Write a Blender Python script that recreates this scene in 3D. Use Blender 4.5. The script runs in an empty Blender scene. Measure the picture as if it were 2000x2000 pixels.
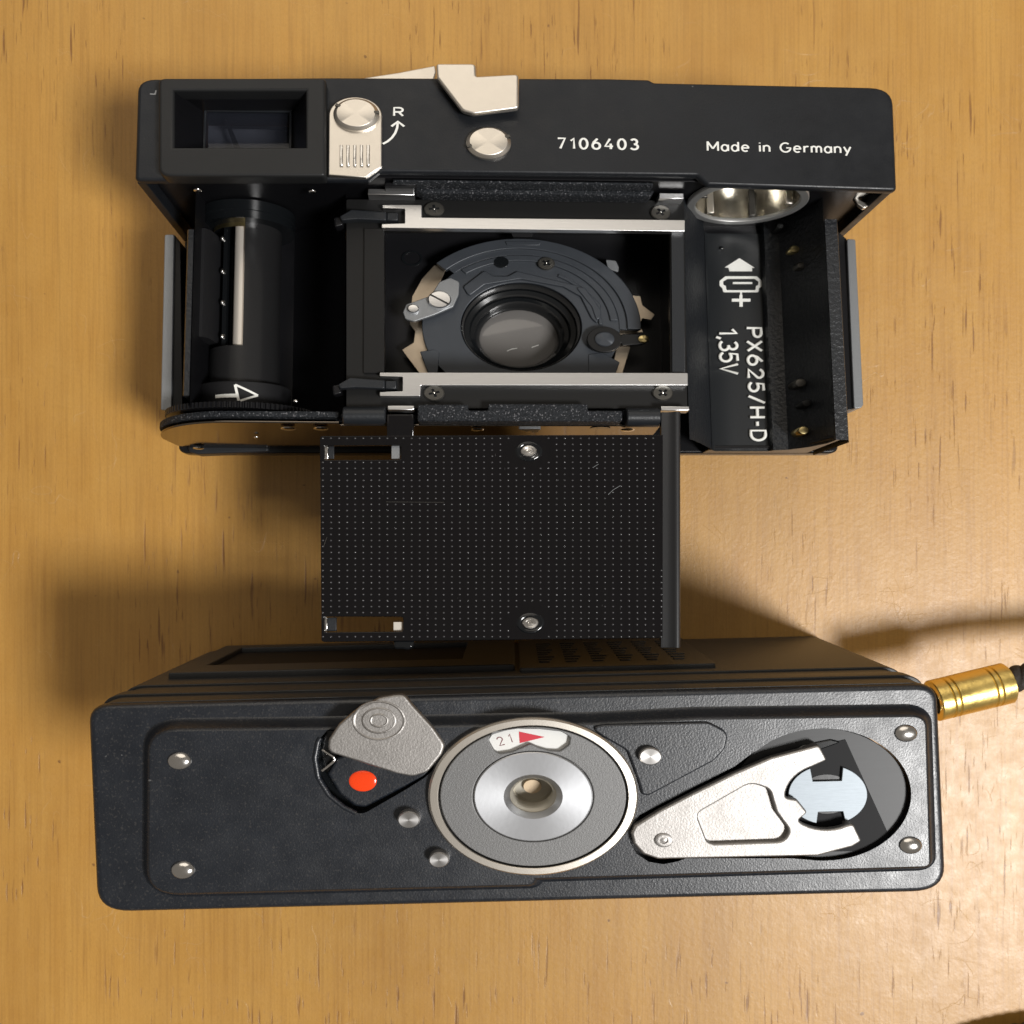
import bpy, bmesh, math, random
from mathutils import Matrix, Vector, Euler, noise
random.seed(7)
S = bpy.context.scene
COL = S.collection
S.unit_settings.scale_length = 0.001            # one unit is one millimetre
SQ = 0.75                                       # proportions of the photograph: depth along Y is three quarters
FPX, CAMZ = 2003.0, 162.0

# ------------------------------------------------------------------ camera
cd = bpy.data.cameras.new('camera'); cam = bpy.data.objects.new('camera', cd); COL.objects.link(cam)
cam.location = (0, 0, CAMZ); cam.rotation_euler = (0, 0, 0)
cd.sensor_fit = 'HORIZONTAL'; cd.sensor_width = 260.0; cd.lens = 260.0 * FPX / 2000.0
cd.clip_start = 1.0; cd.clip_end = 6000.0
cd.dof.use_dof = True; cd.dof.focus_distance = 127.0; cd.dof.aperture_fstop = 0.26 / (2 * 0.36)
S.camera = cam
# ------------------------------------------------------------------ world and lamps
W = bpy.data.worlds.new('World'); S.world = W; W.use_nodes = True
wn = W.node_tree
bg = wn.nodes['Background']
bg.inputs['Color'].default_value = (0.165, 0.150, 0.132, 1); bg.inputs['Strength'].default_value = 1.0

def lamp(name, d, dist, size, irr, color):
    l = bpy.data.lights.new(name, 'AREA'); l.shape = 'DISK'; l.size = size; l.color = color
    p = Vector((d[0], d[1] * SQ, d[2])).normalized() * dist
    l.energy = irr * math.pi * dist * dist
    o = bpy.data.objects.new(name, l); COL.objects.link(o); o.location = p
    o.rotation_euler = (Vector((0, 0, 0)) - p).to_track_quat('-Z', 'Y').to_euler()
    return o
lamp('ceiling_lamp', (25, -20, 45), 1150, 245, 2.95, (1.0, 0.985, 0.965))
lamp('ceiling_fill', (-6, 104, 62), 1700, 1650, 0.78, (1.0, 0.91, 0.79))  # added soft fill for beige reflections, in place of the bright ceiling

S.view_settings.view_transform = 'Standard'; S.view_settings.look = 'None'
S.view_settings.exposure = 0.2; S.view_settings.gamma = 1.0
S.cycles.use_denoising = True
S.cycles.max_bounces = 6; S.cycles.diffuse_bounces = 3; S.cycles.glossy_bounces = 4; S.cycles.transmission_bounces = 3
S.cycles.use_adaptive_sampling = True; S.cycles.adaptive_threshold = 0.02

# ------------------------------------------------------------------ materials
M = {}
def mat(name, color, rough=0.5, metal=0.0, spec=0.5, bump=0.0, bscale=4.0, bdetail=2.0, cvar=0.0, cscale=1.0,
        coat=0.0, crough=0.1, trans=0.0, stretch=None, rvar=0.0, alpha=1.0, sheen=0.0, scratch=0.0, aniso=0.0, fleck=0.0, fscale=3.0, fmin=0.64, dust=0.0):
    m = bpy.data.materials.new(name); m.use_nodes = True
    nt = m.node_tree; N = nt.nodes; L = nt.links
    b = N['Principled BSDF']
    b.inputs['Base Color'].default_value = (*color, 1); b.inputs['Roughness'].default_value = rough
    b.inputs['Metallic'].default_value = metal; b.inputs['Specular IOR Level'].default_value = spec
    b.inputs['Coat Weight'].default_value = coat; b.inputs['Coat Roughness'].default_value = crough
    b.inputs['Transmission Weight'].default_value = trans; b.inputs['Alpha'].default_value = alpha
    b.inputs['Sheen Weight'].default_value = sheen
    t = N.new('ShaderNodeTexCoord'); src = t.outputs['Object']
    if stretch:
        mp = N.new('ShaderNodeMapping'); mp.inputs['Scale'].default_value = stretch
        L.new(src, mp.inputs[0]); src = mp.outputs[0]
    def nz(sc, det=2.0, ro=0.5):
        n = N.new('ShaderNodeTexNoise'); n.inputs['Scale'].default_value = sc; n.inputs['Detail'].default_value = det
        n.inputs['Roughness'].default_value = ro; L.new(src, n.inputs['Vector']); return n.outputs['Fac']
    if cvar or fleck or dust:
        mx = N.new('ShaderNodeMix'); mx.data_type = 'RGBA'
        lo = [c * (1 - cvar) for c in color]; hi = [min(1, c * (1 + cvar)) for c in color]
        mx.inputs['A'].default_value = (*lo, 1); mx.inputs['B'].default_value = (*hi, 1)
        L.new(nz(cscale, 4), mx.inputs['Factor']); out = mx.outputs['Result']
        if fleck:
            r2 = N.new('ShaderNodeMapRange'); r2.inputs['From Min'].default_value = fmin; r2.inputs['From Max'].default_value = fmin + 0.10
            L.new(nz(fscale, 1), r2.inputs['Value'])
            m2 = N.new('ShaderNodeMix'); m2.data_type = 'RGBA'; L.new(out, m2.inputs['A'])
            m2.inputs['B'].default_value = (fleck, fleck, fleck * 1.06, 1); L.new(r2.outputs[0], m2.inputs['Factor']); out = m2.outputs['Result']
        if dust:
            r3 = N.new('ShaderNodeMapRange'); r3.inputs['From Min'].default_value = 0.765; r3.inputs['From Max'].default_value = 0.80
            L.new(nz(1.15, 2, 0.6), r3.inputs['Value'])
            m3 = N.new('ShaderNodeMix'); m3.data_type = 'RGBA'; L.new(out, m3.inputs['A'])
            m3.inputs['B'].default_value = (dust, dust, dust, 1); L.new(r3.outputs[0], m3.inputs['Factor']); out = m3.outputs['Result']
        L.new(out, b.inputs['Base Color'])
    if rvar:
        r = N.new('ShaderNodeMapRange'); r.inputs['To Min'].default_value = max(0.02, rough - rvar); r.inputs['To Max'].default_value = rough + rvar
        r.inputs['From Min'].default_value = 0.3; r.inputs['From Max'].default_value = 0.7
        L.new(nz(0.35, 5, 0.65), r.inputs['Value']); L.new(r.outputs[0], b.inputs['Roughness'])
    if bump:
        bp = N.new('ShaderNodeBump'); bp.inputs['Strength'].default_value = 1.0; bp.inputs['Distance'].default_value = bump
        L.new(nz(bscale, bdetail), bp.inputs['Height']); L.new(bp.outputs[0], b.inputs['Normal'])
    if aniso:
        b.inputs['Anisotropic'].default_value = aniso
        b.inputs['Anisotropic Rotation'].default_value = 0.25
        tg = N.new('ShaderNodeTangent'); tg.direction_type = 'RADIAL'; tg.axis = 'Z'; L.new(tg.outputs[0], b.inputs['Tangent'])
    M[name] = m
    return m
mat('housing_paint', (0.0098, 0.0112, 0.0138), 0.40, spec=0.34, bump=0.014, bscale=4.0, bdetail=3, cvar=0.25, cscale=0.12, rvar=0.10, dust=.10)
mat('eyepiece_plastic', (0.013, 0.0135, 0.014), 0.45, spec=0.35, bump=0.008, bscale=4.0, cvar=0.1, cscale=0.3)
mat('cover_paint', (0.0062, 0.0088, 0.0138), 0.37, spec=0.72, bump=0.026, bscale=4.6, bdetail=3, cvar=0.3, cscale=0.2, rvar=.06, fleck=0.026, fscale=3.4, fmin=0.60, dust=.12)
mat('wall_paint', (0.036, 0.037, 0.038), 0.44, spec=0.34, bump=0.010, bscale=4.0, bdetail=3)
mat('satin_nickel', (0.78, 0.73, 0.655), 0.36, 1.0, bump=0.005, bscale=9.0, cvar=0.04)
mat('bead_nickel', (0.36, 0.345, 0.33), 0.50, 1.0, bump=0.026, bscale=4.5, bdetail=3, cvar=0.16, cscale=4.0, rvar=.05)
mat('bright_steel', (0.74, 0.72, 0.69), 0.20, 1.0, bump=0.06, bscale=1.1, rvar=0.06)
mat('brushed_steel', (0.86, 0.86, 0.86), 0.30, 1.0, bump=0.004, bscale=1.0, stretch=(0.25, 9, 9), cvar=0.05)
mat('turned_steel', (0.52, 0.53, 0.55), 0.38, 1.0, aniso=0.35, bump=.004, bscale=1.5)
mat('stud_steel', (0.42, 0.41, 0.40), 0.40, 1.0, aniso=0.5)
mat('fork_steel', (0.185, 0.205, 0.222), 0.50, 1.0, bump=0.006, bscale=1.0, stretch=(0.5, 6, 6), cvar=.12, cscale=2)
mat('ring_steel', (0.50, 0.50, 0.49), 0.45, 0.8)
mat('grey_metal', (0.26, 0.27, 0.28), 0.42, 0.6, bump=0.02, bscale=6.0, bdetail=3)
mat('dark_screw', (0.10, 0.095, 0.085), 0.38, 0.8, bump=0.01, bscale=4)
mat('black_plastic', (0.006, 0.006, 0.007), 0.30, spec=0.32, bump=0.004, bscale=2.0)
mat('black_gloss', (0.006, 0.007, 0.008), 0.14)
mat('black_matte', (0.006, 0.006, 0.007), 0.62, spec=0.3, bump=0.01, bscale=5)
mat('black_crinkle', (0.011, 0.0125, 0.015), 0.40, spec=0.5, bump=0.16, bscale=1.9, bdetail=4)
mat('velvet', (0.008, 0.010, 0.013), 0.7, spec=0.35, bump=0.30, bscale=2.8, bdetail=4, cvar=.4, cscale=2.0, fleck=0.13, fscale=4.0, fmin=0.61)
mat('gate_paint', (0.008, 0.008, 0.008), 0.42, spec=0.28, bump=0.004, bscale=5)
mat('knuckle_paint', (0.013, 0.015, 0.018), 0.42, spec=0.4, bump=0.03, bscale=4.0, bdetail=3)
mat('base_mirror', (0.20, 0.17, 0.14), 0.12, 1.0, rvar=0.03)
mat('shutter_slate', (0.042, 0.048, 0.057), 0.42, 0.25, bump=0.006, bscale=5, cvar=0.15, cscale=0.4)
mat('bronze', (0.62, 0.52, 0.40), 0.32, 1.0, cvar=0.15, cscale=0.5)
mat('brass', (0.62, 0.50, 0.24), 0.28, 1.0)
mat('gold', (0.92, 0.68, 0.22), 0.31, 1.0, bump=0.05, bscale=0.8, rvar=.08)
mat('lip_paint', (0.010, 0.011, 0.013), 0.36, spec=0.9, bump=0.004, bscale=2.0)
mat('white_fill', (0.78, 0.78, 0.74), 0.6, cvar=0.06, cscale=3)
mat('label_plastic', (0.013, 0.0145, 0.016), 0.34, bump=0.006, bscale=3, dust=.1)
mat('spool_plastic', (0.013, 0.013, 0.0135), 0.26, spec=0.5, bump=0.006, bscale=2.0)
mat('painted_shade_black', (0.006, 0.006, 0.007), 0.5, spec=0.12)  # near-black for the shade painted on the crank well floor
mat('dial_white', (0.72, 0.72, 0.70), 0.5)
mat('red_print', (0.55, 0.02, 0.04), 0.5)
mat('dark_red_print', (0.16, 0.02, 0.03), 0.5)
mat('red_enamel', (0.85, 0.055, 0.006), 0.16, coat=0.5)
mat('ring_grey', (0.17, 0.17, 0.17), 0.52, 0.55, bump=0.03, bscale=7.0, bdetail=3)
mat('cord', (0.022, 0.016, 0.012), 0.7, bump=0.15, bscale=3.0, bdetail=3, cvar=0.4, cscale=2)
mat('plate_black', (0.0042, 0.0038, 0.0044), 0.13, spec=0.40, bump=0.0015, bscale=0.8, stretch=(6, 0.4, 1), rvar=0.04, dust=.14)
mat('dot_black', (0.050, 0.050, 0.053), 0.20, spec=1.0)
mat('ivory_steel', (0.80, 0.74, 0.66), 0.34, 0.55)
mat('socket_metal', (0.72, 0.69, 0.62), 0.22, 1.0, rvar=0.05)
mat('lens_glass', (0.135, 0.128, 0.122), 0.26, spec=0.5, coat=1.0, crough=0.04, cvar=.12, cscale=.15, dust=.4)
mat('finder_glass', (0.02, 0.022, 0.03), 0.05, spec=0.6, alpha=0.35)
mat('finder_inside', (0.11, 0.118, 0.15), 0.6, cvar=0.5, cscale=0.25)
mat('bore_tan', (0.70, 0.54, 0.36), 0.5, 0.1)
mat('thread_metal', (0.50, 0.47, 0.40), 0.40, 0.75)
mat('pressed_disc', (0.014, 0.015, 0.017), 0.42, spec=0.35, bump=0.006, bscale=0.6, stretch=(0.3, 3, 1))

def wood():
    m = bpy.data.materials.new('varnished_wood'); m.use_nodes = True
    nt = m.node_tree; N = nt.nodes; L = nt.links; b = N['Principled BSDF']
    t = N.new('ShaderNodeTexCoord')
    def noi(scale, det, ro=0.5, dist=0.0, rot=0.0, off=(0, 0, 0)):
        mp = N.new('ShaderNodeMapping'); mp.inputs['Scale'].default_value = scale; mp.inputs['Rotation'].default_value = (0, 0, rot)
        mp.inputs['Location'].default_value = off
        L.new(t.outputs['Object'], mp.inputs[0])
        n = N.new('ShaderNodeTexNoise'); n.inputs['Scale'].default_value = 1.0; n.inputs['Detail'].default_value = det
        n.inputs['Roughness'].default_value = ro; n.inputs['Distortion'].default_value = dist
        L.new(mp.outputs[0], n.inputs['Vector']); return n.outputs['Fac']
    def rng(v, a, c, lo=0.0, hi=1.0):
        r = N.new('ShaderNodeMapRange'); r.inputs['From Min'].default_value = a; r.inputs['From Max'].default_value = c
        r.inputs['To Min'].default_value = lo; r.inputs['To Max'].default_value = hi
        L.new(v, r.inputs['Value']); return r.outputs[0]
    def mth(op, a, c):
        n = N.new('ShaderNodeMath'); n.operation = op
        for i, v in enumerate((a, c)):
            if isinstance(v, (int, float)): n.inputs[i].default_value = v
            else: L.new(v, n.inputs[i])
        return n.outputs[0]
    def mix(f, a, c):
        n = N.new('ShaderNodeMix'); n.data_type = 'RGBA'
        L.new(f, n.inputs['Factor'])
        for k, v in (('A', a), ('B', c)):
            if isinstance(v, tuple): n.inputs[k].default_value = (*v, 1)
            else: L.new(v, n.inputs[k])
        return n.outputs['Result']
    band = noi((0.07, 0.006, 0.1), 3, 0.5, 0.4, 0.03)
    streak = noi((0.55, 0.012, 1), 5, 0.65, 0.3, 0.03)
    fine = noi((2.6, 0.05, 1), 3, 0.6, 0.15, 0.035)
    mott = noi((0.10, 0.08, 1), 4, 0.6)
    c = mix(rng(band, 0.3, 0.7), (0.39, 0.192, 0.036), (0.50, 0.260, 0.053))
    c = mix(rng(streak, 0.30, 0.75, 0, 0.42), c, (0.55, 0.31, 0.074))
    c = mix(rng(fine, 0.46, 0.74, 0, 0.50), c, (0.27, 0.125, 0.026))
    c = mix(rng(mott, 0.40, 0.72, 0, 0.25), c, (0.56, 0.33, 0.088))
    grit = noi((7.0, 1.6, 1), 2, 0.7, 0, 0.03)
    c = mix(rng(grit, 0.45, 0.75, 0, 0.28), c, (0.27, 0.125, 0.026))
    grp = rng(noi((0.05, 0.03, 1), 2, 0.5, 0, 0, (11, 4, 0)), 0.44, 0.60)
    p1 = rng(noi((1.7, 0.085, 1), 2, 0.5, 0.15, 0.05, (3, 7, 0)), 0.64, 0.70)
    p2 = rng(noi((2.2, 0.16, 1), 2, 0.5, 0.1, 0.01, (31, 17, 0)), 0.665, 0.715)
    pore = mth('MULTIPLY', mth('MAXIMUM', p1, p2), grp)
    c = mix(mth('MULTIPLY', pore, 0.78), c, (0.17, 0.066, 0.016))
    # hairline scratches and dust specks in the varnish
    def hair(scale, off, w):
        n = noi(scale, 1, 0.4, 0.6, 0.5, off)
        return rng(mth('ABSOLUTE', mth('SUBTRACT', n, 0.5), 0), 0.0, w, 1.0, 0.0)
    hm = rng(noi((0.12, 0.12, 1), 2, 0.5, 0, 0, (50, 2, 0)), 0.56, 0.66)
    h = mth('MULTIPLY', mth('MAXIMUM', hair((0.10, 0.16, 1), (5, 5, 0), 0.0030), hair((0.21, 0.11, 1), (25, 9, 0), 0.004)), hm)
    c = mix(mth('MULTIPLY', h, 0.14), c, (0.72, 0.58, 0.40))
    sp_ = rng(noi((0.75, 0.8, 1), 1, 0.3, 0, 0, (9, 90, 0)), 0.80, 0.83)
    c = mix(mth('MULTIPLY', sp_, 0.7), c, (0.14, 0.06, 0.02))
    L.new(c, b.inputs['Base Color'])
    rr = mth('ADD', rng(noi((0.35, 0.35, 1), 5, 0.7), 0.3, 0.7, 0.36, 0.48), mth('MULTIPLY', h, -0.06))
    L.new(rr, b.inputs['Roughness'])
    b.inputs['Specular IOR Level'].default_value = 0.55
    b.inputs['Coat Weight'].default_value = 0.22; b.inputs['Coat Roughness'].default_value = 0.40
    bp = N.new('ShaderNodeBump'); bp.inputs['Distance'].default_value = 0.035; bp.inputs['Strength'].default_value = 1.0
    hh = mth('ADD', mth('MULTIPLY', pore, -0.7), mth('ADD', mth('MULTIPLY', noi((1.3, 1.1, 1), 4, 0.65), 1.3), mth('MULTIPLY', h, 0.6)))
    L.new(hh, bp.inputs['Height']); L.new(bp.outputs[0], b.inputs['Normal'])
    M['varnished_wood'] = m
wood()

# ------------------------------------------------------------------ frames: a tilted plane of each thing, measured in millimetres
ZOOM = {'A': (240, 100, .28986), 'B': (640, 100, .28986), 'C': (1200, 130, .31056), 'D': (300, 350, .28465), 'E': (640, 330, .38302),
        'F': (1280, 330, .29506), 'G': (600, 760, .39337), 'H': (160, 1240, .28986), 'I': (560, 1320, .38302), 'J': (1180, 1320, .36232),
        'K': (180, 1220, .47619), 'L': (940, 1220, .54865), 'U': (0, 0, 1.0)}
class Frame:
    def __init__(s, a, b, O, rot):
        n = Vector((a, b, 1)).normalized(); ex = Vector((1, 0, -a)).normalized(); ey = n.cross(ex)
        c, q = math.cos(rot), math.sin(rot)
        s.O = Vector(O); s.ex = c * ex + q * ey; s.ey = -q * ex + c * ey; s.n = n
    def at(s, k, x, y, h):                       # point of the photograph at height h of this thing, as local millimetres
        ou, ov, sc = ZOOM[k]; u = ou + sc * x; v = ov + sc * y
        d = Vector(((u - 1000) / FPX, -(v - 1000) / SQ / FPX, -1.0)); C = Vector((0, 0, CAMZ))
        t = s.n.dot(s.O + h * s.n - C) / s.n.dot(d)
        p = C + t * d - s.O - h * s.n
        return (p.dot(s.ex), p.dot(s.ey))
    def poly(s, k, pts, h): return [s.at(k, x, y, h) for x, y in pts]
    def world(s, v):
        p = s.O + v[0] * s.ex + v[1] * s.ey + v[2] * s.n
        return Vector((p.x, p.y * SQ, p.z))
BODY = Frame(0.050, 0.093, (0, 37, 33.6), 0.004)
COVER = Frame(0.0, 0.0, (0, -46, 45.0), math.radians(1.9))
CUR = {'frame': BODY, 'root': None}

def link(name, me, material, parent=None, smooth=38, baked=False):
    fr, root = CUR['frame'], CUR['root']
    off = root.location if root else Vector((0, 0, 0))
    if not baked:
        for v in me.vertices: v.co = fr.world(v.co) - off
    me.name = name
    for p in me.polygons: p.use_smooth = True
    try: me.set_sharp_from_angle(angle=math.radians(smooth))
    except Exception: pass
    me.materials.clear(); me.materials.append(M[material])
    o = bpy.data.objects.new(name, me); COL.objects.link(o)
    o.parent = parent if parent else root
    return o

# ---- shape helpers (all in local millimetres)
def fillet(pts, r, n=5):
    out = []; k = len(pts)
    for i in range(k):
        p0, p1, p2 = Vector(pts[i - 1]), Vector(pts[i]), Vector(pts[(i + 1) % k])
        rr = r[i] if isinstance(r, (list, tuple)) else r
        a = (p0 - p1); c = (p2 - p1); la, lc = a.length, c.length
        if rr <= 0 or la < 1e-6 or lc < 1e-6: out.append(tuple(p1)); continue
        a /= la; c /= lc
        ang = a.angle(c)
        if ang > math.radians(176): out.append(tuple(p1)); continue
        d = min(rr / math.tan(ang / 2), la * 0.48, lc * 0.48)
        q0, q1 = p1 + a * d, p1 + c * d
        for j in range(n + 1):
            t = j / n; out.append(tuple(q0 * (1 - t) ** 2 + p1 * 2 * t * (1 - t) + q1 * t * t))
    return out
def circ(c, r, n=48, a0=0.0, a1=2 * math.pi):
    full = abs(a1 - a0 - 2 * math.pi) < 1e-6
    m = n if full else n + 1
    return [(c[0] + r * math.cos(a0 + (a1 - a0) * i / n), c[1] + r * math.sin(a0 + (a1 - a0) * i / n)) for i in range(m)]
def rect(x0, x1, y0, y1): return [(x0, y0), (x1, y0), (x1, y1), (x0, y1)]
def band(c, r0, r1, a0, a1, n=32):
    a0, a1 = math.radians(a0), math.radians(a1)
    return circ(c, r1, n, a0, a1) + circ(c, r0, n, a0, a1)[::-1]
def prism_mesh(loops, h0, h1, bev=0.0, res=2):
    cu = bpy.data.curves.new('shape', 'CURVE'); cu.dimensions = '2D'; cu.fill_mode = 'BOTH'
    for lp in loops:
        s = cu.splines.new('POLY'); s.points.add(len(lp) - 1)
        for i, p in enumerate(lp): s.points[i].co = (p[0], p[1], 0, 1)
        s.use_cyclic_u = True
    bev = min(bev, (h1 - h0) / 2 * 0.95)
    cu.extrude = (h1 - h0) / 2 - bev; cu.bevel_depth = bev; cu.bevel_resolution = res; cu.offset = -bev
    ob = bpy.data.objects.new('shape', cu)
    me = bpy.data.meshes.new_from_object(ob)
    bpy.data.objects.remove(ob); bpy.data.curves.remove(cu)
    zc = (h0 + h1) / 2
    for v in me.vertices: v.co.z += zc
    return me
def prism(name, loops, h0, h1, material, parent=None, bev=0.0, M4=None, res=2, smooth=38):
    if loops and not isinstance(loops[0][0], (tuple, list)): loops = [loops]
    me = prism_mesh(loops, h0, h1, bev, res)
    if M4 is not None: me.transform(M4)
    return link(name, me, material, parent, smooth)
def upright(y):                                   # local (x, y, z) of a flat shape becomes (x, ., height), its front face at y
    return Matrix(((1, 0, 0, 0), (0, 0, -1, y), (0, 1, 0, 0), (0, 0, 0, 1)))
def pyd(verts, faces):
    me = bpy.data.meshes.new('shape'); me.from_pydata([tuple(v) for v in verts], [], faces); me.update()
    bm = bmesh.new(); bm.from_mesh(me); bmesh.ops.recalc_face_normals(bm, faces=bm.faces); bm.to_mesh(me); bm.free()
    return me
def lathe_mesh(prof, seg=48, wob=None):
    vs, fs = [], []; k = len(prof)
    for i in range(seg):
        a = 2 * math.pi * i / seg
        for r, z in prof: vs.append((r * math.cos(a), r * math.sin(a), z))
    for i in range(seg):
        j = (i + 1) % seg
        for q in range(k - 1): fs.append((i * k + q, j * k + q, j * k + q + 1, i * k + q + 1))
    me = pyd(vs, fs)
    bm = bmesh.new(); bm.from_mesh(me); bmesh.ops.remove_doubles(bm, verts=bm.verts, dist=1e-5)
    bmesh.ops.recalc_face_normals(bm, faces=bm.faces); bm.to_mesh(me); bm.free()
    return me
def lathe(name, c, prof, material, parent=None, seg=48, M4=None, smooth=38):
    me = lathe_mesh(prof, seg)
    if M4 is None: M4 = Matrix.Translation((c[0], c[1], 0))
    me.transform(M4)
    return link(name, me, material, parent, smooth)
def along_y(x, h):                                # lathe axis runs along local y; profile height is y
    return Matrix(((1, 0, 0, x), (0, 0, 1, 0), (0, 1, 0, h), (0, 0, 0, 1)))
def along_x(y, h): return Matrix(((0, 0, 1, 0), (1, 0, 0, y), (0, 1, 0, h), (0, 0, 0, 1)))
def box(name, x0, x1, y0, y1, h0, h1, material, parent=None, bev=0.1, r=0.0):
    lp = rect(min(x0, x1), max(x0, x1), min(y0, y1), max(y0, y1))
    if r: lp = fillet(lp, r)
    return prism(name, lp, min(h0, h1), max(h0, h1), material, parent, bev)
def ribbon(pts, w):
    L_, R_ = [], []
    for i, p in enumerate(pts):
        a = Vector(pts[max(0, i - 1)]); c = Vector(pts[min(len(pts) - 1, i + 1)]); d = (c - a).normalized()
        q = Vector((-d.y, d.x)) * w / 2
        L_.append(tuple(Vector(p) + q)); R_.append(tuple(Vector(p) - q))
    return L_ + R_[::-1]
def extrude_profile(name, prof, y0, y1, material, parent=None, n=1, smooth=50, closed=False, slant=(0, 0)):
    vs, fs = [], []; k = len(prof)
    for i in range(n + 1):
        y = y0 + (y1 - y0) * i / n
        for x, h in prof: vs.append((x + slant[0] * (y - slant[1]), y, h))
    for i in range(n):
        for q in range(k - (0 if closed else 1)):
            r = (q + 1) % k
            fs.append((i * k + q, i * k + r, (i + 1) * k + r, (i + 1) * k + q))
    if closed:
        fs.append(tuple(range(k))); fs.append(tuple(range(n * k, n * k + k)))
    return link(name, pyd(vs, fs), material, parent, smooth)
def lettering(name, s, c, w, hgt, z, material, parent=None, rot=0.0, thick=0.06, bold=0.0, space=1.0):
    cu = bpy.data.curves.new('shape', 'FONT'); cu.body = s; cu.align_x = 'CENTER'; cu.align_y = 'CENTER'
    cu.offset = bold; cu.space_character = space; cu.resolution_u = 6; cu.extrude = 0.02
    ob = bpy.data.objects.new('shape', cu); me = bpy.data.meshes.new_from_object(ob)
    bpy.data.objects.remove(ob); bpy.data.curves.remove(cu)
    xs = [v.co.x for v in me.vertices]; ys = [v.co.y for v in me.vertices]
    mx, my = (min(xs) + max(xs)) / 2, (min(ys) + max(ys)) / 2
    sx, sy = w / (max(xs) - min(xs)), hgt / (max(ys) - min(ys))
    for v in me.vertices:
        v.co = Vector(((v.co.x - mx) * sx, (v.co.y - my) * sy, v.co.z / 0.02 * thick / 2))
    me.transform(Matrix.Translation((c[0], c[1], z)) @ Matrix.Rotation(rot, 4, 'Z'))
    return link(name, me, material, parent)
def arc(cx, cy, rx, ry, a0, a1, n=14):
    return [(cx + rx * math.cos(math.radians(a0 + (a1 - a0) * k / n)), cy + ry * math.sin(math.radians(a0 + (a1 - a0) * k / n))) for k in range(n + 1)]
GLYPH = {
    '0': (.60, [arc(.30, .5, .30, .5, 90, 450, 24)]), '1': (.36, [[(.04, .76), (.30, 1), (.30, 0)]]),
    '2': (.56, [arc(.28, .72, .27, .28, 165, -25) + [(.0, 0), (.56, 0)]]),
    '3': (.58, [arc(.27, .75, .25, .25, 150, -90), arc(.28, .26, .30, .26, 90, -150)]),
    '4': (.64, [[(.40, 1), (.0, .27), (.64, .27)], [(.46, .52), (.46, 0)]]),
    '5': (.58, [[(.52, 1), (.10, 1), (.05, .55)] + arc(.27, .32, .30, .32, 125, -150)]),
    '6': (.60, [arc(.30, .31, .30, .31, 90, 450, 22), [(.01, .36), (.10, .66), (.40, 1)]]), '7': (.58, [[(0, 1), (.58, 1), (.18, 0)]]),
    'M': (.86, [[(0, 0), (0, 1)], [(0, 1), (.43, .22)], [(.43, .22), (.86, 1)], [(.86, 1), (.86, 0)]]), 'a': (.54, [arc(.26, .34, .26, .34, 0, 360, 20), [(.54, .68), (.54, 0)]]),
    'd': (.54, [arc(.26, .34, .26, .34, 0, 360, 20), [(.54, 1), (.54, 0)]]), 'e': (.56, [[(.02, .37), (.54, .37)] + arc(.28, .34, .27, .34, 8, 310, 18)]),
    'i': (.04, [[(.02, 0), (.02, .68)], [(.02, .90), (.02, .97)]]), 'n': (.48, [[(0, 0), (0, .68)], arc(.24, .42, .24, .26, 180, 0) + [(.48, 0)]]),
    'G': (.82, [arc(.42, .5, .42, .5, 50, 345, 22) + [(.84, .46), (.48, .46)]]), 'r': (.32, [[(0, 0), (0, .68)], arc(.26, .40, .26, .26, 175, 65, 8)]),
    'm': (.80, [[(0, 0), (0, .68)], arc(.20, .44, .20, .24, 180, 0) + [(.40, 0)], arc(.60, .44, .20, .24, 180, 0) + [(.80, 0)]]),
    'y': (.54, [[(0, .68), (.28, .02)], [(.54, .68), (.14, -.30)]]), 'R': (.60, [[(0, 0), (0, 1), (.34, 1)] + arc(.34, .74, .24, .26, 90, -90) + [(0, .48)], [(.30, .48), (.60, 0)]]),
    'P': (.58, [[(0, 0), (0, 1), (.32, 1)] + arc(.32, .73, .26, .27, 90, -90) + [(0, .46)]]), 'X': (.62, [[(0, 0), (.62, 1)], [(0, 1), (.62, 0)]]),
    '/': (.44, [[(0, -.05), (.44, 1.05)]]), 'H': (.62, [[(0, 0), (0, 1)], [(.62, 0), (.62, 1)], [(0, .5), (.62, .5)]]), '-': (.26, [[(0, .47), (.26, .47)]]),
    'D': (.60, [[(.26, 0), (0, 0), (0, 1), (.26, 1)] + arc(.26, .5, .36, .5, 90, -90)]), ',': (.14, [[(.12, .08), (.02, -.18)]]), 'V': (.62, [[(0, 1), (.31, 0), (.62, 1)]]), ' ': (.32, [])}
def strokes(name, text, c, w, hgt, z, parent, rot=0.0, thick=.13, gap=.26, material='white_fill', relief=.35):
    adv = []; x = 0.0
    for ch in text: adv.append(x); x += GLYPH[ch][0] + gap
    sx = w / (x - gap); objs = []
    for ch, ax_ in zip(text, adv):
        if not GLYPH[ch][1]: continue
        cu = bpy.data.curves.new('shape', 'CURVE'); cu.dimensions = '3D'; cu.bevel_depth = thick / 2; cu.bevel_resolution = 2; cu.use_fill_caps = True
        for pl_ in GLYPH[ch][1]:
            sp_ = cu.splines.new('POLY'); sp_.points.add(len(pl_) - 1)
            for k, (gx, gy_) in enumerate(pl_): sp_.points[k].co = ((gx + ax_) * sx - w / 2, (gy_ - .5) * hgt, 0, 1)
        ob = bpy.data.objects.new('shape', cu); me = bpy.data.meshes.new_from_object(ob)
        bpy.data.objects.remove(ob); bpy.data.curves.remove(cu)
        for v in me.vertices: v.co.z *= relief
        me.transform(Matrix.Translation((c[0], c[1], z)) @ Matrix.Rotation(rot, 4, 'Z'))
        objs.append(link(name, me, material, parent, 60))
    return objs
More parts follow.
